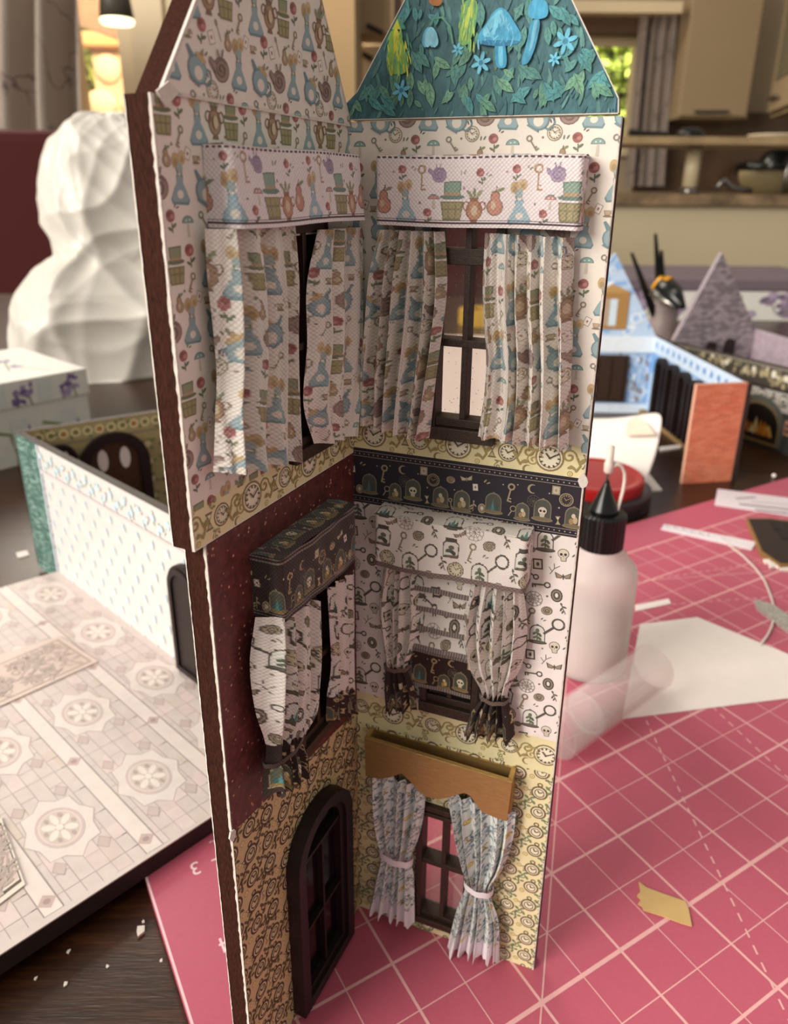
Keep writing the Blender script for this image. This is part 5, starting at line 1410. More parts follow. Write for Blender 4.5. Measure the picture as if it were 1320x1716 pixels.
mb.add(V_, [(i * 5 + j, i * 5 + j + 1, (i + 1) * 5 + j + 1, (i + 1) * 5 + j) for i in range(4) for j in range(4)])
V2 = [atY(x, y, Y) + np.array([0, -.1, .02]) for x, y, Y in ((1046, 730, 46.4), (1096, 728, 45.4), (1082, 708, 47), (1066, 697, 48.2), (1050, 706, 48))]
ob = mb.build('curled_paper', MAT['paper'], None, smooth=True, label='curled white paper sheet with pointed corners leaning on the red tin', cat='paper', subsurf=2)
sm = ob.modifiers.new('thick', 'SOLIDIFY'); sm.thickness = .0006
mb = MB(); mb.prism(V2, (0, -.02, .03)); mb.build('folded_flap', plain('cream_flap', 'e0d0c0', .8), ob)
flat_obj('paper_strip', ((1080, 802), (1088, 795), (1109, 820), (1090, 822)), -.3, .12, MAT['paper'], 'stubby white card strip on the table beside the curled paper', 'paper strip', group='loose white paper strips')
flat_obj('paper_strip', ((1104, 749), (1140, 745), (1141, 750), (1106, 755)), -.3, .12, MAT['paper'], 'slim white card strip below the black arches', 'paper strip', group='loose white paper strips')

# ------------------------------------------------------------------ blue snowy house with brick end wall
g1_, g2_ = gnd(1080, 692, -.3), gnd(1223, 806, -.3)
d3 = nrm(g2_ - g1_); n3 = nrm((d3[1], -d3[0], 0)); n3 = n3 if n3[1] < 0 or n3[0] < 0 else -n3
if n3 @ (CC - g1_) < 0: n3 = -n3
P3 = Plane(g1_, d3, UP, n3); L3 = np.linalg.norm(g2_ - g1_); H3 = P3.st(1246, 639)[1]
bh = empty('blue_house', g1_, 'pale blue patterned miniature house with four black arches and gabled front', 'dollhouse')
mb = MB(); mb.box(P3.W(0, 0, -.35), d3 * L3, UP * H3, n3 * .35, '4a3a32', 1)
sh = P(rect(0, L3, 0, H3), 'a9c4e2') + P(rect(0, L3, H3 - 1.3, H3), 'c3d5ea') + P(rect(0, L3, H3 - 1.5, H3 - 1.3), '7fa3cf') + P([(0, H3 - 3.2), (0, H3 - 1.5), (3.5, H3 - 1.6)], '6fa0d8')
for k_ in range(18): sh += put(E(0, 0, .3, .3, '6d97cc', 0, 8) + E(.4, .1, .2, .1, 'e9f0f8', 1, 6), .8 + k_ * 1.1, H3 - .65, .9, k_)
stamp(mb, P3, lay(sh, 1, 1), rect(0, L3, 0, H3), .01, step=.0004)
mb.build('arched_wall', [MAT['print_soft'], MAT['mdf_dark']], bh)
for k_, (x, y0_) in enumerate(((1112, 599), (1131, 610), (1150, 622), (1172, 636))):
    cs, tt_ = P3.st(x, y0_, .2); hw = L3 * .058
    mb = MB(); ring(P3, arch_pts(cs - hw, cs + hw, .3, tt_ - hw), arch_pts(cs - hw * .55, cs + hw * .55, .5, tt_ - hw), .0, .5, mb)
    aw = mb.build('arched_window', MAT['frame_dark'], bh)
    mb = MB(); mb.prism([P3.W(s, t, .02) for s, t in arch_pts(cs - hw * .6, cs + hw * .6, .4, tt_ - hw)], n3 * .1); mb.build('dark_pane', MAT['dark_pane'], aw)
MB().box(P3.W(0, -.0, .02), d3 * L3, UP * .35, n3 * .5).build('wooden_sill', plain('bare_wood', '8a7048', .7), bh)
# gabled front
gl_ = gnd(985, 690, -.3); d4 = nrm(gl_ - g1_); n4 = nrm((d4[1], -d4[0], 0)); n4 = n4 if n4 @ (CC - g1_) > 0 else -n4
P4 = Plane(g1_, d4, UP, n4); L4 = 8.6
e4 = P4.st(1094, 560)[1]; pk = P4.st(1031, 424)
mb = MB(); poly4 = [(0, 0), (L4, 0), (L4, e4), (pk[0], pk[1]), (0, e4)]
mb.prism([P4.W(s, t, -.3) for s, t in poly4], n4 * .3, 'b9d0ea')
sh = P([(0, 0), (L4, 0), (L4, e4), (pk[0], pk[1]), (0, e4)], 'bcd3ee')
r = random.Random(12)
for k_ in range(70):
    sh += put(r.choice([E(0, 0, .5, .5, 'dce8f6', 0, 10) + E(0, 0, .3, .3, 'a5c4ea', 0, 8), E(0, 0, .4, .6, '8fb8e8', 0, 6), P([(-.5, 0), (0, -.5), (.5, 0), (0, .5)], 'e6eef8')]), r.uniform(0, L4), r.uniform(e4, pk[1]), r.uniform(.5, 1.1), r.uniform(0, 3))
sh += P(rect(0, L4, e4 - 1.5, e4 - .2), 'e3ebf4') + P(rect(0, L4, e4 - 1.7, e4 - 1.5), '9db4cf')
for k_ in range(90): sh += put(E(0, 0, .5, .2, r.choice(['dfe8f4', '88aedd', 'a8c4e6', '8d8a90', 'cfdcec']), 0, 7), r.uniform(0, 2.6), r.uniform(.8, e4 - 1.7), r.uniform(.4, .9), r.uniform(1, 2))
sh += P(rect(0, L4, 0, .8), 'd6e4f5') + P(rect(0, L4, .8, 1.0), '8fb0d8')
wx0, wy0 = P4.st(1048, 552); wx1, wy1 = P4.st(1016, 490)
sh += P(rect(wx0, wx1 + .6, wy0, wy1), 'a8804c') + P(rect(wx0 + .9, wx1 - .1, wy0 + .3, wy1 - .5), 'cfe0ec') + P(rect(wx0 + 1.5, wx0 + 1.7, wy0 + .3, wy1 - .5), 'a8804c') + P([(wx0 - .2, wy1), (wx1 + .7, wy1), (wx1 - .4, wy1 + .7)], 'b8935c')
stamp(mb, P4, lay(sh, 1, 1), poly4, .01, step=.0004)
mb.build('gabled_front', MAT['print_soft'], bh)
dx0, dy0 = P4.st(1044, 672); dx1, dy1 = P4.st(1000, 594)
mb = MB(); mb.box(P4.W(dx0, dy0, 0), d4 * (dx1 - dx0 + 1), UP * (dy1 - dy0), n4 * .3); sht = mb.build('shutter_door', MAT['frame'], bh)
for k_ in range(3): MB().box(P4.W(dx0 + .3 + k_ * 1.1, dy0 + .2, .29), d4 * .8, UP * (dy1 - dy0 - .4), n4 * .1).build('door_board', MAT['frame'], sht)
# brick end panel
b1_, b2_ = gnd(1142, 811, -.3), gnd(1224, 806, -.3)
d5 = nrm(b2_ - b1_); n5 = nrm((d5[1], -d5[0], 0)); P5 = Plane(b1_, d5, UP, n5); L5 = np.linalg.norm(b2_ - b1_); H5 = P5.st(1207, 643)[1]
mb = MB(); mb.box(P5.W(0, 0, -.25), d5 * L5, UP * H5, n5 * .25, 'd8a48c', 0)
nr, r = 44, random.Random(5)
sh = P(rect(0, L5, 0, H5), 'c9907a')
rh_ = H5 / nr
for j in range(nr):
    x = -(j % 2) * .3
    while x < L5:
        sh += P(rect(x + .02, x + .58, j * rh_ + .015, (j + 1) * rh_ - .015), r.choice(['d9704f', 'd5795a', 'cf6a4a', 'dd8362', 'c46a50', 'd97a58'])); x += .6
stamp(mb, P5, lay(sh[:1], 0) + lay(sh[1:], 1), rect(0.04, L5 - .04, 0, H5 - .04), .008, step=.004)
mb.build('brick_end_panel', MAT['print_soft'], bh, label='orange printed brick panel standing as end wall')

# ------------------------------------------------------------------ dark house with printed fireplace, grey gable behind
h1, h2 = gnd(1236, 735, -.3), gnd(1320, 763, -.3)
d6 = nrm(h2 - h1); n6 = nrm((d6[1], -d6[0], 0)); P6 = Plane(h1, d6, UP, n6)
s6 = P6.st(1120, 600)[0]; H6 = P6.st(1240, 599)[1]; L6 = P6.st(1400, 620)[0]
fh = empty('fireplace_house', h1, 'miniature house wall with printed fireplace and grey shingled gable behind', 'dollhouse')
mb = MB(); mb.box(P6.W(s6, 0, -.35), d6 * (L6 - s6), UP * H6, n6 * .35, '3c332e', 1)
sh = P(rect(s6, L6, 0, H6), '4b4e4b') + P(rect(s6, L6, H6 - 1.65, H6), '4a443c') + P(rect(s6, L6, H6 - 3.2, H6 - 1.65), 'c9c5bd')
r = random.Random(3)
for k_ in range(90):
    x = s6 + r.uniform(0, L6 - s6)
    sh += put(E(0, 0, .3, .42, r.choice(['b9ae94', '8f8468', 'd9d2c0', '6f6a58', 'a89a78']), 0, 8), x, H6 - r.uniform(.3, 1.4), r.uniform(.35, .75))
for k_ in range(26): sh += put(r.choice([m_dome('egg'), m_jar(), m_sprig()]), s6 + k_ * .9, H6 - 2.4 + r.uniform(-.3, .3), .95, 0)
sh += P(rect(s6, L6, H6 - 1.75, H6 - 1.6), '2f2b28') + P(rect(s6, L6, H6 - .2, H6 - .1), '8a8378')
fx, fy = P6.st(1268, 745); fx2 = P6.st(1304, 740)[0]; ftop = P6.st(1275, 675)[1]; cxm = P6.st(1272, 700)[0]; hwf = (fx2 - cxm) * 1.0
fz = lambda q: q * ftop
sh += P(arch_pts(cxm - hwf * 1.2, cxm + hwf * 1.15, fz(.08), fz(.55)), '6a6d66') + P(arch_pts(cxm - hwf * 1.05, cxm + hwf, fz(.12), fz(.5)), '8a7a5c') + P(arch_pts(cxm - hwf * .95, cxm + hwf * .9, fz(.14), fz(.48)), '2a221c')
for k_ in range(16):
    x = cxm + r.uniform(-.7, .6) * hwf; h_ = fz(r.uniform(.25, .5)) * (1 - abs(x - cxm) / hwf * .6); y9 = fz(.24); w9 = hwf * .16
    sh += P([(x - w9, y9), (x + w9, y9), (x + w9 / 2, y9 + h_ * .6), (x, y9 + h_), (x - w9 / 2, y9 + h_ * .5)], r.choice(['e08a2e', 'f2c064', 'd96a22', 'f7e0a0']))
for k_ in range(7): sh += E(cxm + (k_ - 3) * hwf * .24, fz(.22), hwf * .15, fz(.07), '3a2c22', 0, 8)
sh += P(rect(cxm - hwf * 1.1, cxm + hwf * 1.0, fz(.08), fz(.15)), '9a7a4c')
for k_ in range(120): sh += E(s6 + r.uniform(0, L6 - s6), r.uniform(0, H6 - 3.3), .15, .1, r.choice(['575a56', '42453f']), r.uniform(0, 3), 6) if r.random() < .25 else []
sx0, sy0 = P6.st(1313, 728); sh += P(rect(sx0, sx0 + 1, sy0, sy0 + 1.1), 'c99a80') + P(rect(sx0 + .1, sx0 + 1, sy0 + .2, sy0 + .4), '5a3d34') + P(rect(sx0 + .1, sx0 + 1, sy0 + .6, sy0 + .8), '5a3d34')
stamp(mb, P6, lay(sh, 1, 1), rect(s6, L6, 0, H6), .01, step=.0004)
mb.build('fireplace_wall', [MAT['print_soft'], MAT['mdf_dark']], fh)
q0 = P6.W(s6, 0, -.4); e1 = gnd(1264, 560, H6 - .3); q1 = np.array([e1[0], e1[1], 0])
d7 = nrm((q1 - q0) * [1, 1, 0]); n7 = nrm((d7[1], -d7[0], 0)); q0 = np.array([q0[0], q0[1], -.3]); P7 = Plane(q0, d7, UP, n7); L7 = np.linalg.norm((q1 - q0)[:2])
ev = H6 + .1; pk7 = P7.st(1210, 424)
poly7 = [(0, 0), (L7, 0), (L7, P7.st(1263, 552)[1]), pk7, (0, ev)]
mb = MB(); mb.prism([P7.W(s, t, -.4) for s, t in poly7], n7 * .4, '8d8288', 0)
sh = P(poly7, '9d939a'); r = random.Random(6); nrw = 46
for j in range(nrw):
    t_ = ev - 4 + j * (pk7[1] - ev + 4) / nrw
    x = -(j % 2) * .35
    while x < L7:
        sh += P(rect(x, x + .6, t_, t_ + .28), r.choice(['b0a5ac', '938991', 'b8adb4', 'a39aa1', '877e86'])); x += .7
stamp(mb, P7, lay(sh[:1], 0) + lay(sh[1:], 1), poly7, .008, step=.004)
mb.build('shingled_gable', MAT['print_soft'], fh)
for x, y in ((1194, 668 - 0), (1254, 667)): pass
for x, y in ((1192, 572), (1223, 567)):
    cs, tt_ = P7.st(x, y, .1); hw = L7 * .055
    mb = MB(); mb.prism([P7.W(s, t, .01) for s, t in arch_pts(cs - hw, cs + hw, tt_ - 6, tt_ - hw)], n7 * .3); mb.build('black_arch', MAT['frame_dark'], fh)
e2 = gnd(1420, 607, H6 - .3); q2 = np.array([e2[0], e2[1], -.3]); q1 = np.array([q1[0], q1[1], -.3]); d8 = nrm(q2 - q1); n8 = nrm((d8[1], -d8[0], 0))
mb = MB(); mb.box(q1 - n8 * .3, d8 * np.linalg.norm(q2 - q1), UP * (P7.st(1263, 552)[1]), n8 * .3); mb.build('lilac_wall', plain('lilac_card', 'ab9aa6', .6, var=.25, nscale=160), fh)

# ------------------------------------------------------------------ floral box, brush pot
BY = 108.0
A, B = atY(1050, 466, BY), atY(1242, 466, BY)
fx_ = empty('floral_storage_box', ((A[0] + B[0]) / 2, BY + 10, -.3), 'large white storage box with mauve flowers and grey lilac lid behind the houses', 'box')
zt_ = A[2]; zl = atY(1050, 487, BY)[2]; w_ = B[0] - A[0]
dd_ = nrm((.86, -.5, 0)) * 0 + np.array([1, 0, 0])
mb = MB(); mb.box((A[0] + .3, BY + .3, -.3), (w_ - .6 + 14, 0, 0), (0, 18, 0), (0, 0, zl + .3), 'dcdad4')
r = random.Random(21); sh = []
for k_ in range(32): sh += put(E(0, 0, .5, .4, '8d7a94', 0, 8) + E(.3, .3, .4, .3, 'a898ac', 0, 8) + E(-.4, .2, .4, .25, '75647c', 0, 8) + L([(0, -.3), (.1, -1.2)], .1, '8a8578'), r.uniform(0, w_ + 14), r.uniform(0, zl), r.uniform(1.0, 2.0), r.uniform(-.5, .5))
stamp(mb, Plane((A[0] + .3, BY + .3, 0), (1, 0, 0), UP, (0, -1, 0)), lay(sh, 1, 1), rect(0, w_ + 13, 0, zl), .02, step=.0005)
mb.build('box_body', MAT['print_soft'], fx_)
MB().box((A[0], BY, zl), (w_ + 14.6, 0, 0), (0, 18.6, 0), (0, 0, zt_ - zl)).build('lid', plain('grey_lilac_card', '6d6068', .6), fx_, bevel=.3)
PY = 88.0
pc_ = atY(1108, 560, PY); pc_[2] = -.3; pr = (atY(1130, 520, PY)[0] - atY(1086, 520, PY)[0]) / 2; pz = atY(1108, 488, PY)[2]
pot = empty('brush_pot', pc_, 'beige lilac marbled pot holding tools behind the blue house', 'pot')
MB().lathe([(pr * .9, 0), (pr, .4), (pr, pz + .3), (pr * .88, pz + .3), (pr * .86, 1)], pc_, 28).build('pot_body', plain('marbled_pot', '8a7a78', .5, var=.5, nscale=30), pot, smooth=True)
for q0_, q1_, lab in (((1112, 500), (1058, 424), 'black brush handle leaning left out of the pot'), ((1116, 500), (1098, 392), 'black brush handle standing upright in the pot'), ((1120, 500), (1108, 420), 'short black brush handle beside the upright one')):
    a, b = atY(*q0_, PY), atY(*q1_, PY - 1.5); a[2] = max(a[2] - 6, 2.0)
    mb = MB(); mb.tube([a, a + (b - a) * .5, b], [.45, .42, .18], 8); mb.build('brush', MAT['black'], None, label=lab, cat='brush', group='brushes in the pot')
a, b = atY(1094, 488, PY - 1), atY(1142, 508, PY - 6)
tl_ = empty('craft_tool', a - UP * 2, 'yellow and black craft tool lying across the pot rim', 'tool')
mb = MB(); mb.tube([atY(1112, 480, PY - 1.5), atY(1126, 492, PY - 3), atY(1144, 514, PY - 6)], [1.3, 1.2, .35], 10); mb.build('grip', MAT['black'], tl_, smooth=True)
mb = MB(); mb.tube([atY(1098, 486, PY - 1), atY(1110, 476, PY - 1.5), atY(1124, 473, PY - 2.4)], [.7, 1.0, .7], 8); mb.build('yellow_collar', plain('yellow_plastic', 'd99a22', .4), tl_, smooth=True)
MB().lathe([(.0, 0), (.3, 0), (.3, .15), (0, .15)], atY(1128, 489, PY - 4.4), 12, (0, -1, .3)).build('rivet', MAT['metal'], tl_)
mb = MB(); mb.tube([atY(1092, 490, PY - 1.6), atY(1112, 503, PY - 3), atY(1136, 515, PY - 5)], [.5, .5, .3], 8); mb.build('blade_arm', MAT['metal'], tl_, smooth=True)

# ------------------------------------------------------------------ the room behind
wallm = plain('painted_wall', 'b3a186', .9, var=.04, nscale=4)
cab = plain('cream_cabinet', '99866a', .5, var=.03, nscale=6)
creamp = plain('cream_paint', 'd9c6a4', .55, var=.03, nscale=8)
def pxbox(x0, y0, x1, y1, Y, dep, mb=None):
    a, b = atY(x0, y1, Y), atY(x1, y0, Y)
    mb = mb or MB()
    return mb.box((a[0], Y, a[2]), (b[0] - a[0], 0, 0), (0, dep, 0), (0, 0, b[2] - a[2]))
MB().box((-420, -160, -78), (900, 0, 0), (0, 720, 0), (0, 0, 2)).build('floor', wood('floor_boards', '4a3524', '5d4530', '6a4f36', 6, (8, 1, 1), .5), kind='structure')
YB = 470.0
# back wall with a window opening on the right
wl, wr_, wt_, wb_ = atY(985, 78, YB)[0], atY(1072, 78, YB)[0], atY(1000, 62, YB)[2], atY(1000, 252, YB)[2]
mb = MB()
mb.box((-122, YB, -76), (wl + 122, 0, 0), (0, 14, 0), (0, 0, 330)); mb.box((wr_, YB, -76), (480 - wr_, 0, 0), (0, 14, 0), (0, 0, 330))
mb.box((wl, YB, -76), (wr_ - wl, 0, 0), (0, 14, 0), (0, 0, wb_ + 76)); mb.box((wl, YB, wt_), (wr_ - wl, 0, 0), (0, 14, 0), (0, 0, 254 - wt_))
mb.build('wall_back', wallm, kind='structure')
fm = MB()
for a in (wl, wr_ - 3): fm.box((a, YB - 1, wb_), (3, 0, 0), (0, 6, 0), (0, 0, wt_ - wb_))
fm.box((wl, YB - 1, wt_ - 3), (wr_ - wl, 0, 0), (0, 6, 0), (0, 0, 3)); fm.box((wl - 2, YB - 6, wb_ - 3), (wr_ - wl + 4, 0, 0), (0, 12, 0), (0, 0, 3))
w1 = fm.build('window_1', creamp, kind='structure')
for k_ in range(1, 4): MB().box((wl + (wr_ - wl) * k_ / 4 - .35, YB + 3, wb_), (.7, 0, 0), (0, .8, 0), (0, 0, wt_ - wb_)).build('lattice_bar', MAT['frame_dark'], w1)
for k_ in range(1, 8): MB().box((wl, YB + 4, wb_ + (wt_ - wb_) * k_ / 8), (wr_ - wl, 0, 0), (0, .8, 0), (0, 0, .7)).build('lattice_bar', MAT['frame_dark'], w1)
MB().box((wl, YB + 6, wb_), (wr_ - wl, 0, 0), (0, .4, 0), (0, 0, wt_ - wb_)).build('pane', glossy_clear('window_glass', (.97, .97, .95), .93, .03), w1)
pxbox(940, 25, 1085, 52, YB - 16, 14).build('wooden_pelmet_board', wood('pelmet_wood', '4a3320', '6b4a2c', '5a3d26', 20, (1, 6, 6), .5), None, label='brown wooden pelmet board above the kitchen window', cat='pelmet')
pxbox(945, 53, 1075, 78, YB - 1.5, 1).build('roller_blind', plain('blind_cloth', 'c9b490', .8), None, label='rolled beige blind at the top of the kitchen window', cat='blind')
pxbox(900, 2, 1145, 20, YB - 40, 8).build('ceiling_rail', creamp, None, label='long pale rail above the kitchen window', cat='rail')

def drape(name, x0, x1, y0, y1, Y, nf, amp, mat, label, x0b=None, x1b=None, seed=1, colf=None, cat='curtain'):
    nu, nv = nf * 12, 60
    u, v = np.linspace(0, 1, nu), np.linspace(0, 1, nv); U, V = np.meshgrid(u, v)
    a, b, c, d = atY(x0, y0, Y), atY(x1, y0, Y), atY(x0b or x0, y1, Y), atY(x1b or x1, y1, Y)
    X = (a[0] * (1 - U) + b[0] * U) * (1 - V) + (c[0] * (1 - U) + d[0] * U) * V
    Z = a[2] + (c[2] - a[2]) * V
    Yy = Y + amp * np.sin(2 * math.pi * nf * U + seed + .6 * np.sin(3 * V)) * (.6 + .4 * np.sin(5 * U + seed))
    K = np.empty(U.shape + (3,)); K[:] = lin('a89a92') if colf is None else colf
    return cloth(name, [(np.stack([X, Yy, Z], -1), K, np.stack([U * 40, V * 80], -1))], mat, None, label, cat=cat)
def branch_cloth(name, base, ink, sc):
    m, nt, b = new_mat(name)
    v = coords(nt, (sc, sc * .2, sc * .45))
    vo = nt.nodes.new('ShaderNodeTexVoronoi'); vo.feature = 'DISTANCE_TO_EDGE'; vo.inputs['Scale'].default_value = 1
    nz = nt.nodes.new('ShaderNodeTexNoise'); nz.inputs['Scale'].default_value = 2; nt.links.new(v, nz.inputs['Vector'])
    ad = nt.nodes.new('ShaderNodeVectorMath'); ad.operation = 'ADD'; nt.links.new(v, ad.inputs[0]); nt.links.new(nz.outputs['Color'], ad.inputs[1])
    nt.links.new(ad.outputs[0], vo.inputs['Vector'])
    k = mrange(nt, vo.outputs['Distance'], .004, .018, 1, 0)
    nt.links.new(mixcol(nt, k, base, ink), b.inputs['Base Color']); b.inputs['Roughness'].default_value = .9
    return m
drape('kitchen_curtain', 1076, 1142, 12, 312, YB - 20, 4, 5, branch_cloth('taupe_branch_cloth', '8d8078', '4a3f3c', 9), 'gathered taupe curtain beside the kitchen window', x0b=1050, x1b=1118, seed=2)
drape('window_curtain', -120, 138, -60, 330, 250, 4, 7, branch_cloth('grey_branch_cloth', 'a2958a', '6a5a5a', 10), 'grey curtain printed with bare mauve branches above the red chair', x1b=152, seed=4)

# wall cabinets and peninsula
uc = empty('wall_cabinet', atY(1210, 200, 440), 'tall cream kitchen wall cabinet with slim bar handle', 'cabinet')
pxbox(1136, -60, 1292, 198, 432, 36).build('cabinet_body', cab, uc)
dr_ = pxbox(1137, -58, 1290, 194, 429.5, 2.5).build('cabinet_door', cab, uc, bevel=.3)
hb = MB(); a, b = atY(1164, 187, 427), atY(1220, 187, 427); hb.tube([a, b], .9, 8); hb.build('handle', MAT['metal'], dr_)
cc_ = empty('corner_cabinet', atY(1320, 170, 400), 'cream corner wall cabinet with frosted glass door', 'cabinet')
a, b = atY(1290, 198, 430), atY(1420, 140, 300)
dn_ = nrm((b - a) * [1, 1, 0]); nn_ = nrm((dn_[1], -dn_[0], 0)); nn_ = nn_ if nn_[0] < 0 else -nn_
lnc = np.linalg.norm((b - a)[:2]); zc0 = a[2]; zc1 = zc0 + 95
MB().box((a[0], a[1], zc0), dn_ * lnc, -nn_ * 36, UP * 95).build('cabinet_body', cab, cc_)
dg = MB().box(np.array([a[0], a[1], zc0 + 2]) + nn_ * .2 + dn_ * 3, dn_ * 60, nn_ * 2, UP * 88).build('cabinet_door', cab, cc_, bevel=.3)
MB().box(np.array([a[0], a[1], zc0 + 16]) + nn_ * 2.1 + dn_ * 13, dn_ * 40, nn_ * .6, UP * 60).build('glass_panel', plain('frosted_glass', '6f6a58', .25), dg)
hb = MB(); hb.tube([np.array([a[0], a[1], zc0 + 8]) + nn_ * 4 + dn_ * 10, np.array([a[0], a[1], zc0 + 8]) + nn_ * 4 + dn_ * 30], .8, 8); hb.build('handle', MAT['metal'], dg)
bsp = plain('brown_tile_splash', '5c4734', .45, var=.5, nscale=7)
pxbox(1060, 190, 1420, 345, 462, 6).build('splashback', bsp, None, label='brown stone splashback behind the kitchen counter', cat='splashback')
pn = empty('kitchen_peninsula', atY(1200, 480, 250) * [1, 1, 0] - UP * 76, 'cream kitchen peninsula with marbled worktop and raised bar shelf', 'counter')
za, zb_ = atY(1200, 344, 240)[2], atY(1200, 326, 240)[2]
xa = atY(860, 330, 240)[0]
MB().box((xa, 243, -76), (330, 0, 0), (0, 60, 0), (0, 0, za + 76)).build('front_panel', plain('cream_panel', 'bfb193', .6, var=.04, nscale=3), pn)
granite = plain('marbled_worktop', '8a7357', .35, var=.7, nscale=14)
MB().box((xa - 2, 240, za), (334, 0, 0), (0, 66, 0), (0, 0, zb_ - za)).build('worktop', granite, pn)
z2a, z2b = atY(1200, 242, 246)[2], atY(1200, 229, 246)[2]
MB().box((xa - 2, 246, z2a), (334, 0, 0), (0, 30, 0), (0, 0, z2b - z2a)).build('bar_shelf', plain('marbled_shelf', 'a58c68', .4, var=.4, nscale=12), pn)
px_ = atY(1157, 300, 258)
mb = MB(); mb.lathe([(2.4, zb_ - .2), (2.4, z2a + .2)], (px_[0], 258, 0), 18); mb.build('shelf_post', plain('cream_post', 'c2b391', .4), pn, smooth=True)
mb = MB(); mb.lathe([(3.4, zb_ - .1), (3.2, zb_ + 1.5), (2.4, zb_ + 2)], (px_[0], 258, 0), 18); mb.build('post_foot', MAT['metal'], pn, smooth=True)
# things on the counter and shelf
def on(zz, x, Y): p = atY(x, 300, Y); return np.array([p[0], Y, zz])
mb = MB(); p_ = on(z2b, 1285, 262); mb.lathe([(0, .0), (5.5, 0), (8, 1.2), (8.2, 1.6), (0, 1.4)], p_, 28); mb.build('plate', plain('white_plate', 'd8cbb0', .3), None, smooth=True, label='small cream dish on the bar shelf', cat='dish')
mb = MB(); mb.tube([on(z2b + 1.0, 1046, 254), on(z2b + 1.0, 1075, 254), on(z2b + 1.0, 1110, 254)], [1.6, 1.0, .8], 8); mb.build('pen', MAT['black'], None, label='thin black stick lying on the bar shelf', cat='stick')
mb = MB(); p_ = on(z2b, 1146, 256); mb.lathe([(0, 0), (4.2, 0), (4.6, 1.5), (2.5, 3), (0, 3.2)], p_, 18); mb.build('dark_lump', MAT['black'], None, smooth=True, label='small black pouch on the bar shelf', cat='pouch')
mb = MB(); p_ = on(zb_, 1286, 280); mb.lathe([(0, 0), (7, 0), (9.5, 5), (9.7, 7.5), (9.2, 7.5), (6.5, .6), (0, .5)], p_, 28); mb.build('bowl', plain('stone_bowl', '9a8a66', .5, var=.2), None, smooth=True, label='grey beige bowl on the worktop', cat='bowl')
mb = MB(); mb.tube([on(zb_ + 1, 1200, 256), on(zb_ + 4.5, 1212, 256), on(zb_ + 2, 1228, 256), on(zb_ + 1, 1262, 256)], [.6, 1.4, 1, .8], 8); mb.build('cutlery', MAT['metal'], None, smooth=True, label='shiny utensil lying on the worktop', cat='utensil')
pv = on(0, 1294, 420); pv[2] = atY(1294, 279, 420)[2]
valve = empty('kitchen_tap', pv, 'black round wall tap on the brown splashback', 'tap')
MB().lathe([(0, 0), (9, 0), (9, 5), (5, 8), (0, 9)], pv, 20, (0, -1, 0)).build('dial', MAT['black'], valve, smooth=True)
mb = MB(); mb.tube([pv + [-16, -3, 0], pv + [16, -3, 0]], 2.5, 8); mb.tube([pv + [0, -3, 0], pv + [0, -6, -16]], 3, 8); mb.build('lever', MAT['black'], valve, smooth=True)
MB().lathe([(0, 0), (3, 0), (3, 40.5), (0, 40.5)], pv, 12, (0, 1, 0)).build('pipe', MAT['black'], valve)
mb = MB(); q_ = [on(zb_, 1318, 262), on(zb_ + 6, 1315, 262), on(zb_ + 12, 1320, 262), on(zb_ + 14, 1330, 262)]; mb.tube(q_, .7, 8); mb.build('steel_hook', MAT['metal'], None, smooth=True, label='bent steel wire stand at the end of the worktop', cat='stand')

# tall cabinet and bright doorway seen between the gables
tc = empty('tall_cabinet', atY(560, 300, 380) * [1, 1, 0] - UP * 76, 'tall beige cupboard seen between the two gables', 'cupboard')
a, b = atY(470, 0, 380), atY(599, 0, 380)
MB().box((a[0], 380, -76), (b[0] - a[0], 0, 0), (0, 50, 0), (0, 0, 300)).build('cupboard_body', cab, tc)
MB().box((a[0] + 1, 377.5, -70), (b[0] - a[0] - 2, 0, 0), (0, 2.6, 0), (0, 0, 288)).build('cupboard_door', plain('beige_door', '9a8260', .5, var=.03, nscale=5), tc, bevel=.3)
oc = empty('overhead_cabinet', atY(640, 60, 420), 'beige overhead cupboard with dark handle between the gables', 'cupboard')
a, b = atY(604, 56, 410), atY(656, -60, 410)
MB().box((a[0], 410, a[2]), (b[0] - a[0], 0, 0), (0, 28, 0), (0, 0, b[2] - a[2])).build('cupboard_body', plain('beige_cupboard', '9c8462', .5, var=.03), oc)
hb = MB(); hb.tube([atY(614, 42, 405), atY(642, 56, 405)], 1.2, 8); hb.build('handle', MAT['frame_dark'], oc)
pxbox(659, -40, 674, 60, 412, 24).build('cupboard_post', wood('dark_post', '3a2412', '553820', '482c18', 20, (6, 6, 1)), None, label='dark brown wooden post beside the overhead cupboard', cat='post')
fr_ = empty('fridge', atY(625, 300, 440) * [1, 1, 0] - UP * 76, 'white appliance front below the overhead cupboard', 'fridge')
a, b = atY(600, 62, 440), atY(680, 62, 440)
MB().box((a[0], 440, -76), (b[0] - a[0], 0, 0), (0, 28, 0), (0, 0, a[2] + 72)).build('fridge_body', plain('white_enamel', 'e2d8c2', .3), fr_)
hb = MB(); hb.tube([atY(608, 90, 437), atY(624, 100, 437)], 1.3, 8); hb.build('handle', MAT['black'], fr_)

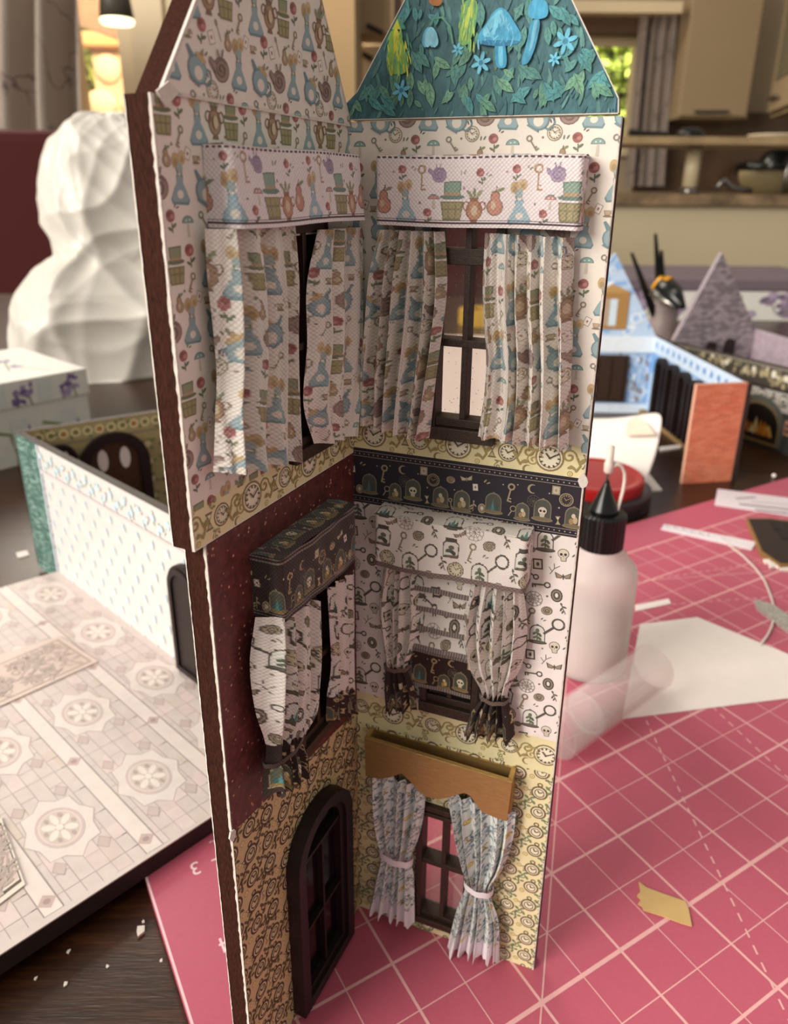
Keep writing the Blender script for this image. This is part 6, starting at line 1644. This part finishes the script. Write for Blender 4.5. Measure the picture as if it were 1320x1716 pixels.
# left window wall with the bright garden
YW = 300.0
xl_, xr_ = atY(118, 100, YW)[0], atY(238, 100, YW)[0]; zs_ = atY(150, 260, YW)[2]
mb = MB(); mb.box((-420, YW, -76), (xl_ + 420, 0, 0), (0, 14, 0), (0, 0, 330)); mb.box((xl_, YW, -76), (xr_ - xl_, 0, 0), (0, 14, 0), (0, 0, zs_ + 76))
mb.box((xr_, YW, -76), (-170 - xr_ if -170 > xr_ else 1, 0, 0), (0, 14, 0), (0, 0, 330)); a = atY(300, 100, YW)[0]
mb.box((xr_, YW, -76), (a - xr_, 0, 0), (0, 14, 0), (0, 0, 330))
mb.build('wall_left', wallm, kind='structure')
mb = MB()
for x0_, x1_, dy in ((226, 246, -2), (246, 262, -5), (268, 286, -3)): pxbox(x0_, -80, x1_, 330, YW + dy, 6 - dy * 0, mb)
mb.box((xl_, YW - 2, zs_), (xr_ - xl_, 0, 0), (0, 18, 0), (0, 0, 3))
w2_ = mb.build('window_2', creamp, kind='structure')
MB().box((xl_, YW + 6, zs_), (xr_ - xl_, 0, 0), (0, .4, 0), (0, 0, 230 - zs_)).build('pane', glossy_clear('patio_glass', (.98, .96, .92), .94, .03), w2_)
lp_ = atY(196, 32, 255); lamp = empty('pendant_lamp', lp_, 'dark pendant lamp shade with glowing rim in front of the window', 'lamp')
rl = (atY(224, 32, 255)[0] - atY(168, 32, 255)[0]) / 2
MB().lathe([(rl, 0), (rl * .88, 5), (rl * .8, 12), (rl * .4, 16), (.8, 17), (.8, 60), (0, 60)], lp_, 32).build('lamp_shade', plain('dark_shade', '4a453c', .5), lamp, smooth=True)
MB().lathe([(0, .4), (rl * .95, .4), (rl * .98, -.6), (rl * .9, -1.4), (0, -1.5)], lp_, 32).build('light_disc', emit('warm_lamp_glow', 'ffeec0', 2.2), lamp, smooth=True)
# garden beyond the window
stone = plain('sunlit_stone', 'e0c09a', .9, var=.22, nscale=2.2)
YS = 560.0
sp = empty('stone_pillar', atY(195, 200, YS) * [1, 1, 0] - UP * 76, 'sunlit pillar of rounded stones outside the left window', 'pillar')
a, b = atY(150, 60, YS), atY(262, 60, YS); zt2 = atY(190, 82, YS)[2]
MB().box((a[0], YS, -76), (b[0] - a[0], 0, 0), (0, 40, 0), (0, 0, zt2 + 76)).build('mortar_core', plain('pale_mortar', 'cdb08a', .9), sp)
MB().box((a[0] - 6, YS - 8, zt2), (b[0] - a[0] + 12, 0, 0), (0, 54, 0), (0, 0, 9)).build('cap_stone', plain('orange_cap', 'cf9a62', .9, var=.15, nscale=2), sp, bevel=2)
r = random.Random(9); wS = b[0] - a[0]
base_st = None
for j in range(9):
    x = -(j % 2) * 9
    while x < wS - 4:
        w_ = r.uniform(15, 24); cxs, czs = a[0] + x + w_ / 2, zt2 - 12 - j * 21
        if base_st is None:
            mb = MB(); mb.lathe([(0, -1), (.55, -.82), (.9, -.4), (1, 0), (.9, .4), (.55, .82), (0, 1)], (0, 0, 0), 10, (0, 0, 1))
            mb.v = [tuple(np.array(v_) + origin[sp.name]) for v_ in mb.v]
            base_st = mb.build('stone', stone, sp, smooth=True); o_ = base_st
        else:
            o_ = base_st.copy(); col.objects.link(o_); o_.parent = sp
        o_.location = (Vector((cxs, YS, czs)) - Vector(origin[sp.name])) * S
        o_.scale = (w_ / 2, 4.5, r.uniform(9, 11)); o_.rotation_euler = (0, r.uniform(-.2, .2), 0)
        x += w_ + .8
bm_ = MB(); p1_, p2_ = atY(110, 8, 430), atY(262, 62, 430); hgt = 11
bm_.prism([p1_ + [0, 0, 8], p1_ - [0, 0, 7], p2_ - [0, 0, 7], p2_ + [0, 0, 8]], (0, 12, 0)); bm_.build('porch_beam', wood('porch_wood', '6d4a2c', '8d6540', '7d5836', 12, (1, 4, 4), .7), None, label='slanting brown porch beam outside the left window', cat='beam')
def foliage(name, c0, ext, n, size, mat, label, seed):
    r = np.random.RandomState(seed); mb = MB()
    V_, Fq = [], []
    for k_ in range(n):
        p = np.array(c0) + r.uniform(-1, 1, 3) * ext; u_ = nrm(r.normal(size=3)) * size * r.uniform(.6, 1.3); w_ = nrm(np.cross(u_, r.normal(size=3))) * size * .4
        i = len(V_); V_ += [p - u_, p + w_, p + u_, p - w_]; Fq.append((i, i + 1, i + 2, i + 3))
    mb.add(V_, Fq); return mb.build(name, mat, None, label=label, cat='hedge')
leafm = plain('sunlit_leaves', 'a8b04a', .7, var=.4, nscale=3); leafm2 = plain('bright_leaves', '9cb04a', .7, var=.5, nscale=3)
c_ = atY(140, 150, 640); foliage('garden_hedge', c_, [70, 30, 110], 5200, 9, leafm, 'yellow green sunlit hedge outside the left window', 3)
c_ = atY(1030, 165, 620); foliage('garden_tree', c_, [60, 30, 80], 5200, 8, leafm2, 'bright green tree outside the latticed kitchen window', 5)
MB().box((-800, 320, -80), (1500, 0, 0), (0, 700, 0), (0, 0, 2)).build('garden_ground', plain('pale_gravel', 'cbb694', .9), None, label='pale sunlit gravel ground outside the windows', cat='ground', kind='structure') if False else None
MB().box((-800, 760, -80), (1600, 0, 0), (0, 20, 0), (0, 0, 420)).build('garden_wall', plain('pale_render', 'e6d3b4', .9, var=.1, nscale=2), None, label='pale sunlit garden wall far behind the windows', cat='wall')
area_light('garden_sun_left', (-150, 340, 240), (-200, 620, 40), 120, 80, 230, (1.0, .88, .68))
area_light('garden_sun_right', (170, 500, 230), (170, 640, 40), 100, 60, 260, (1.0, .95, .75))
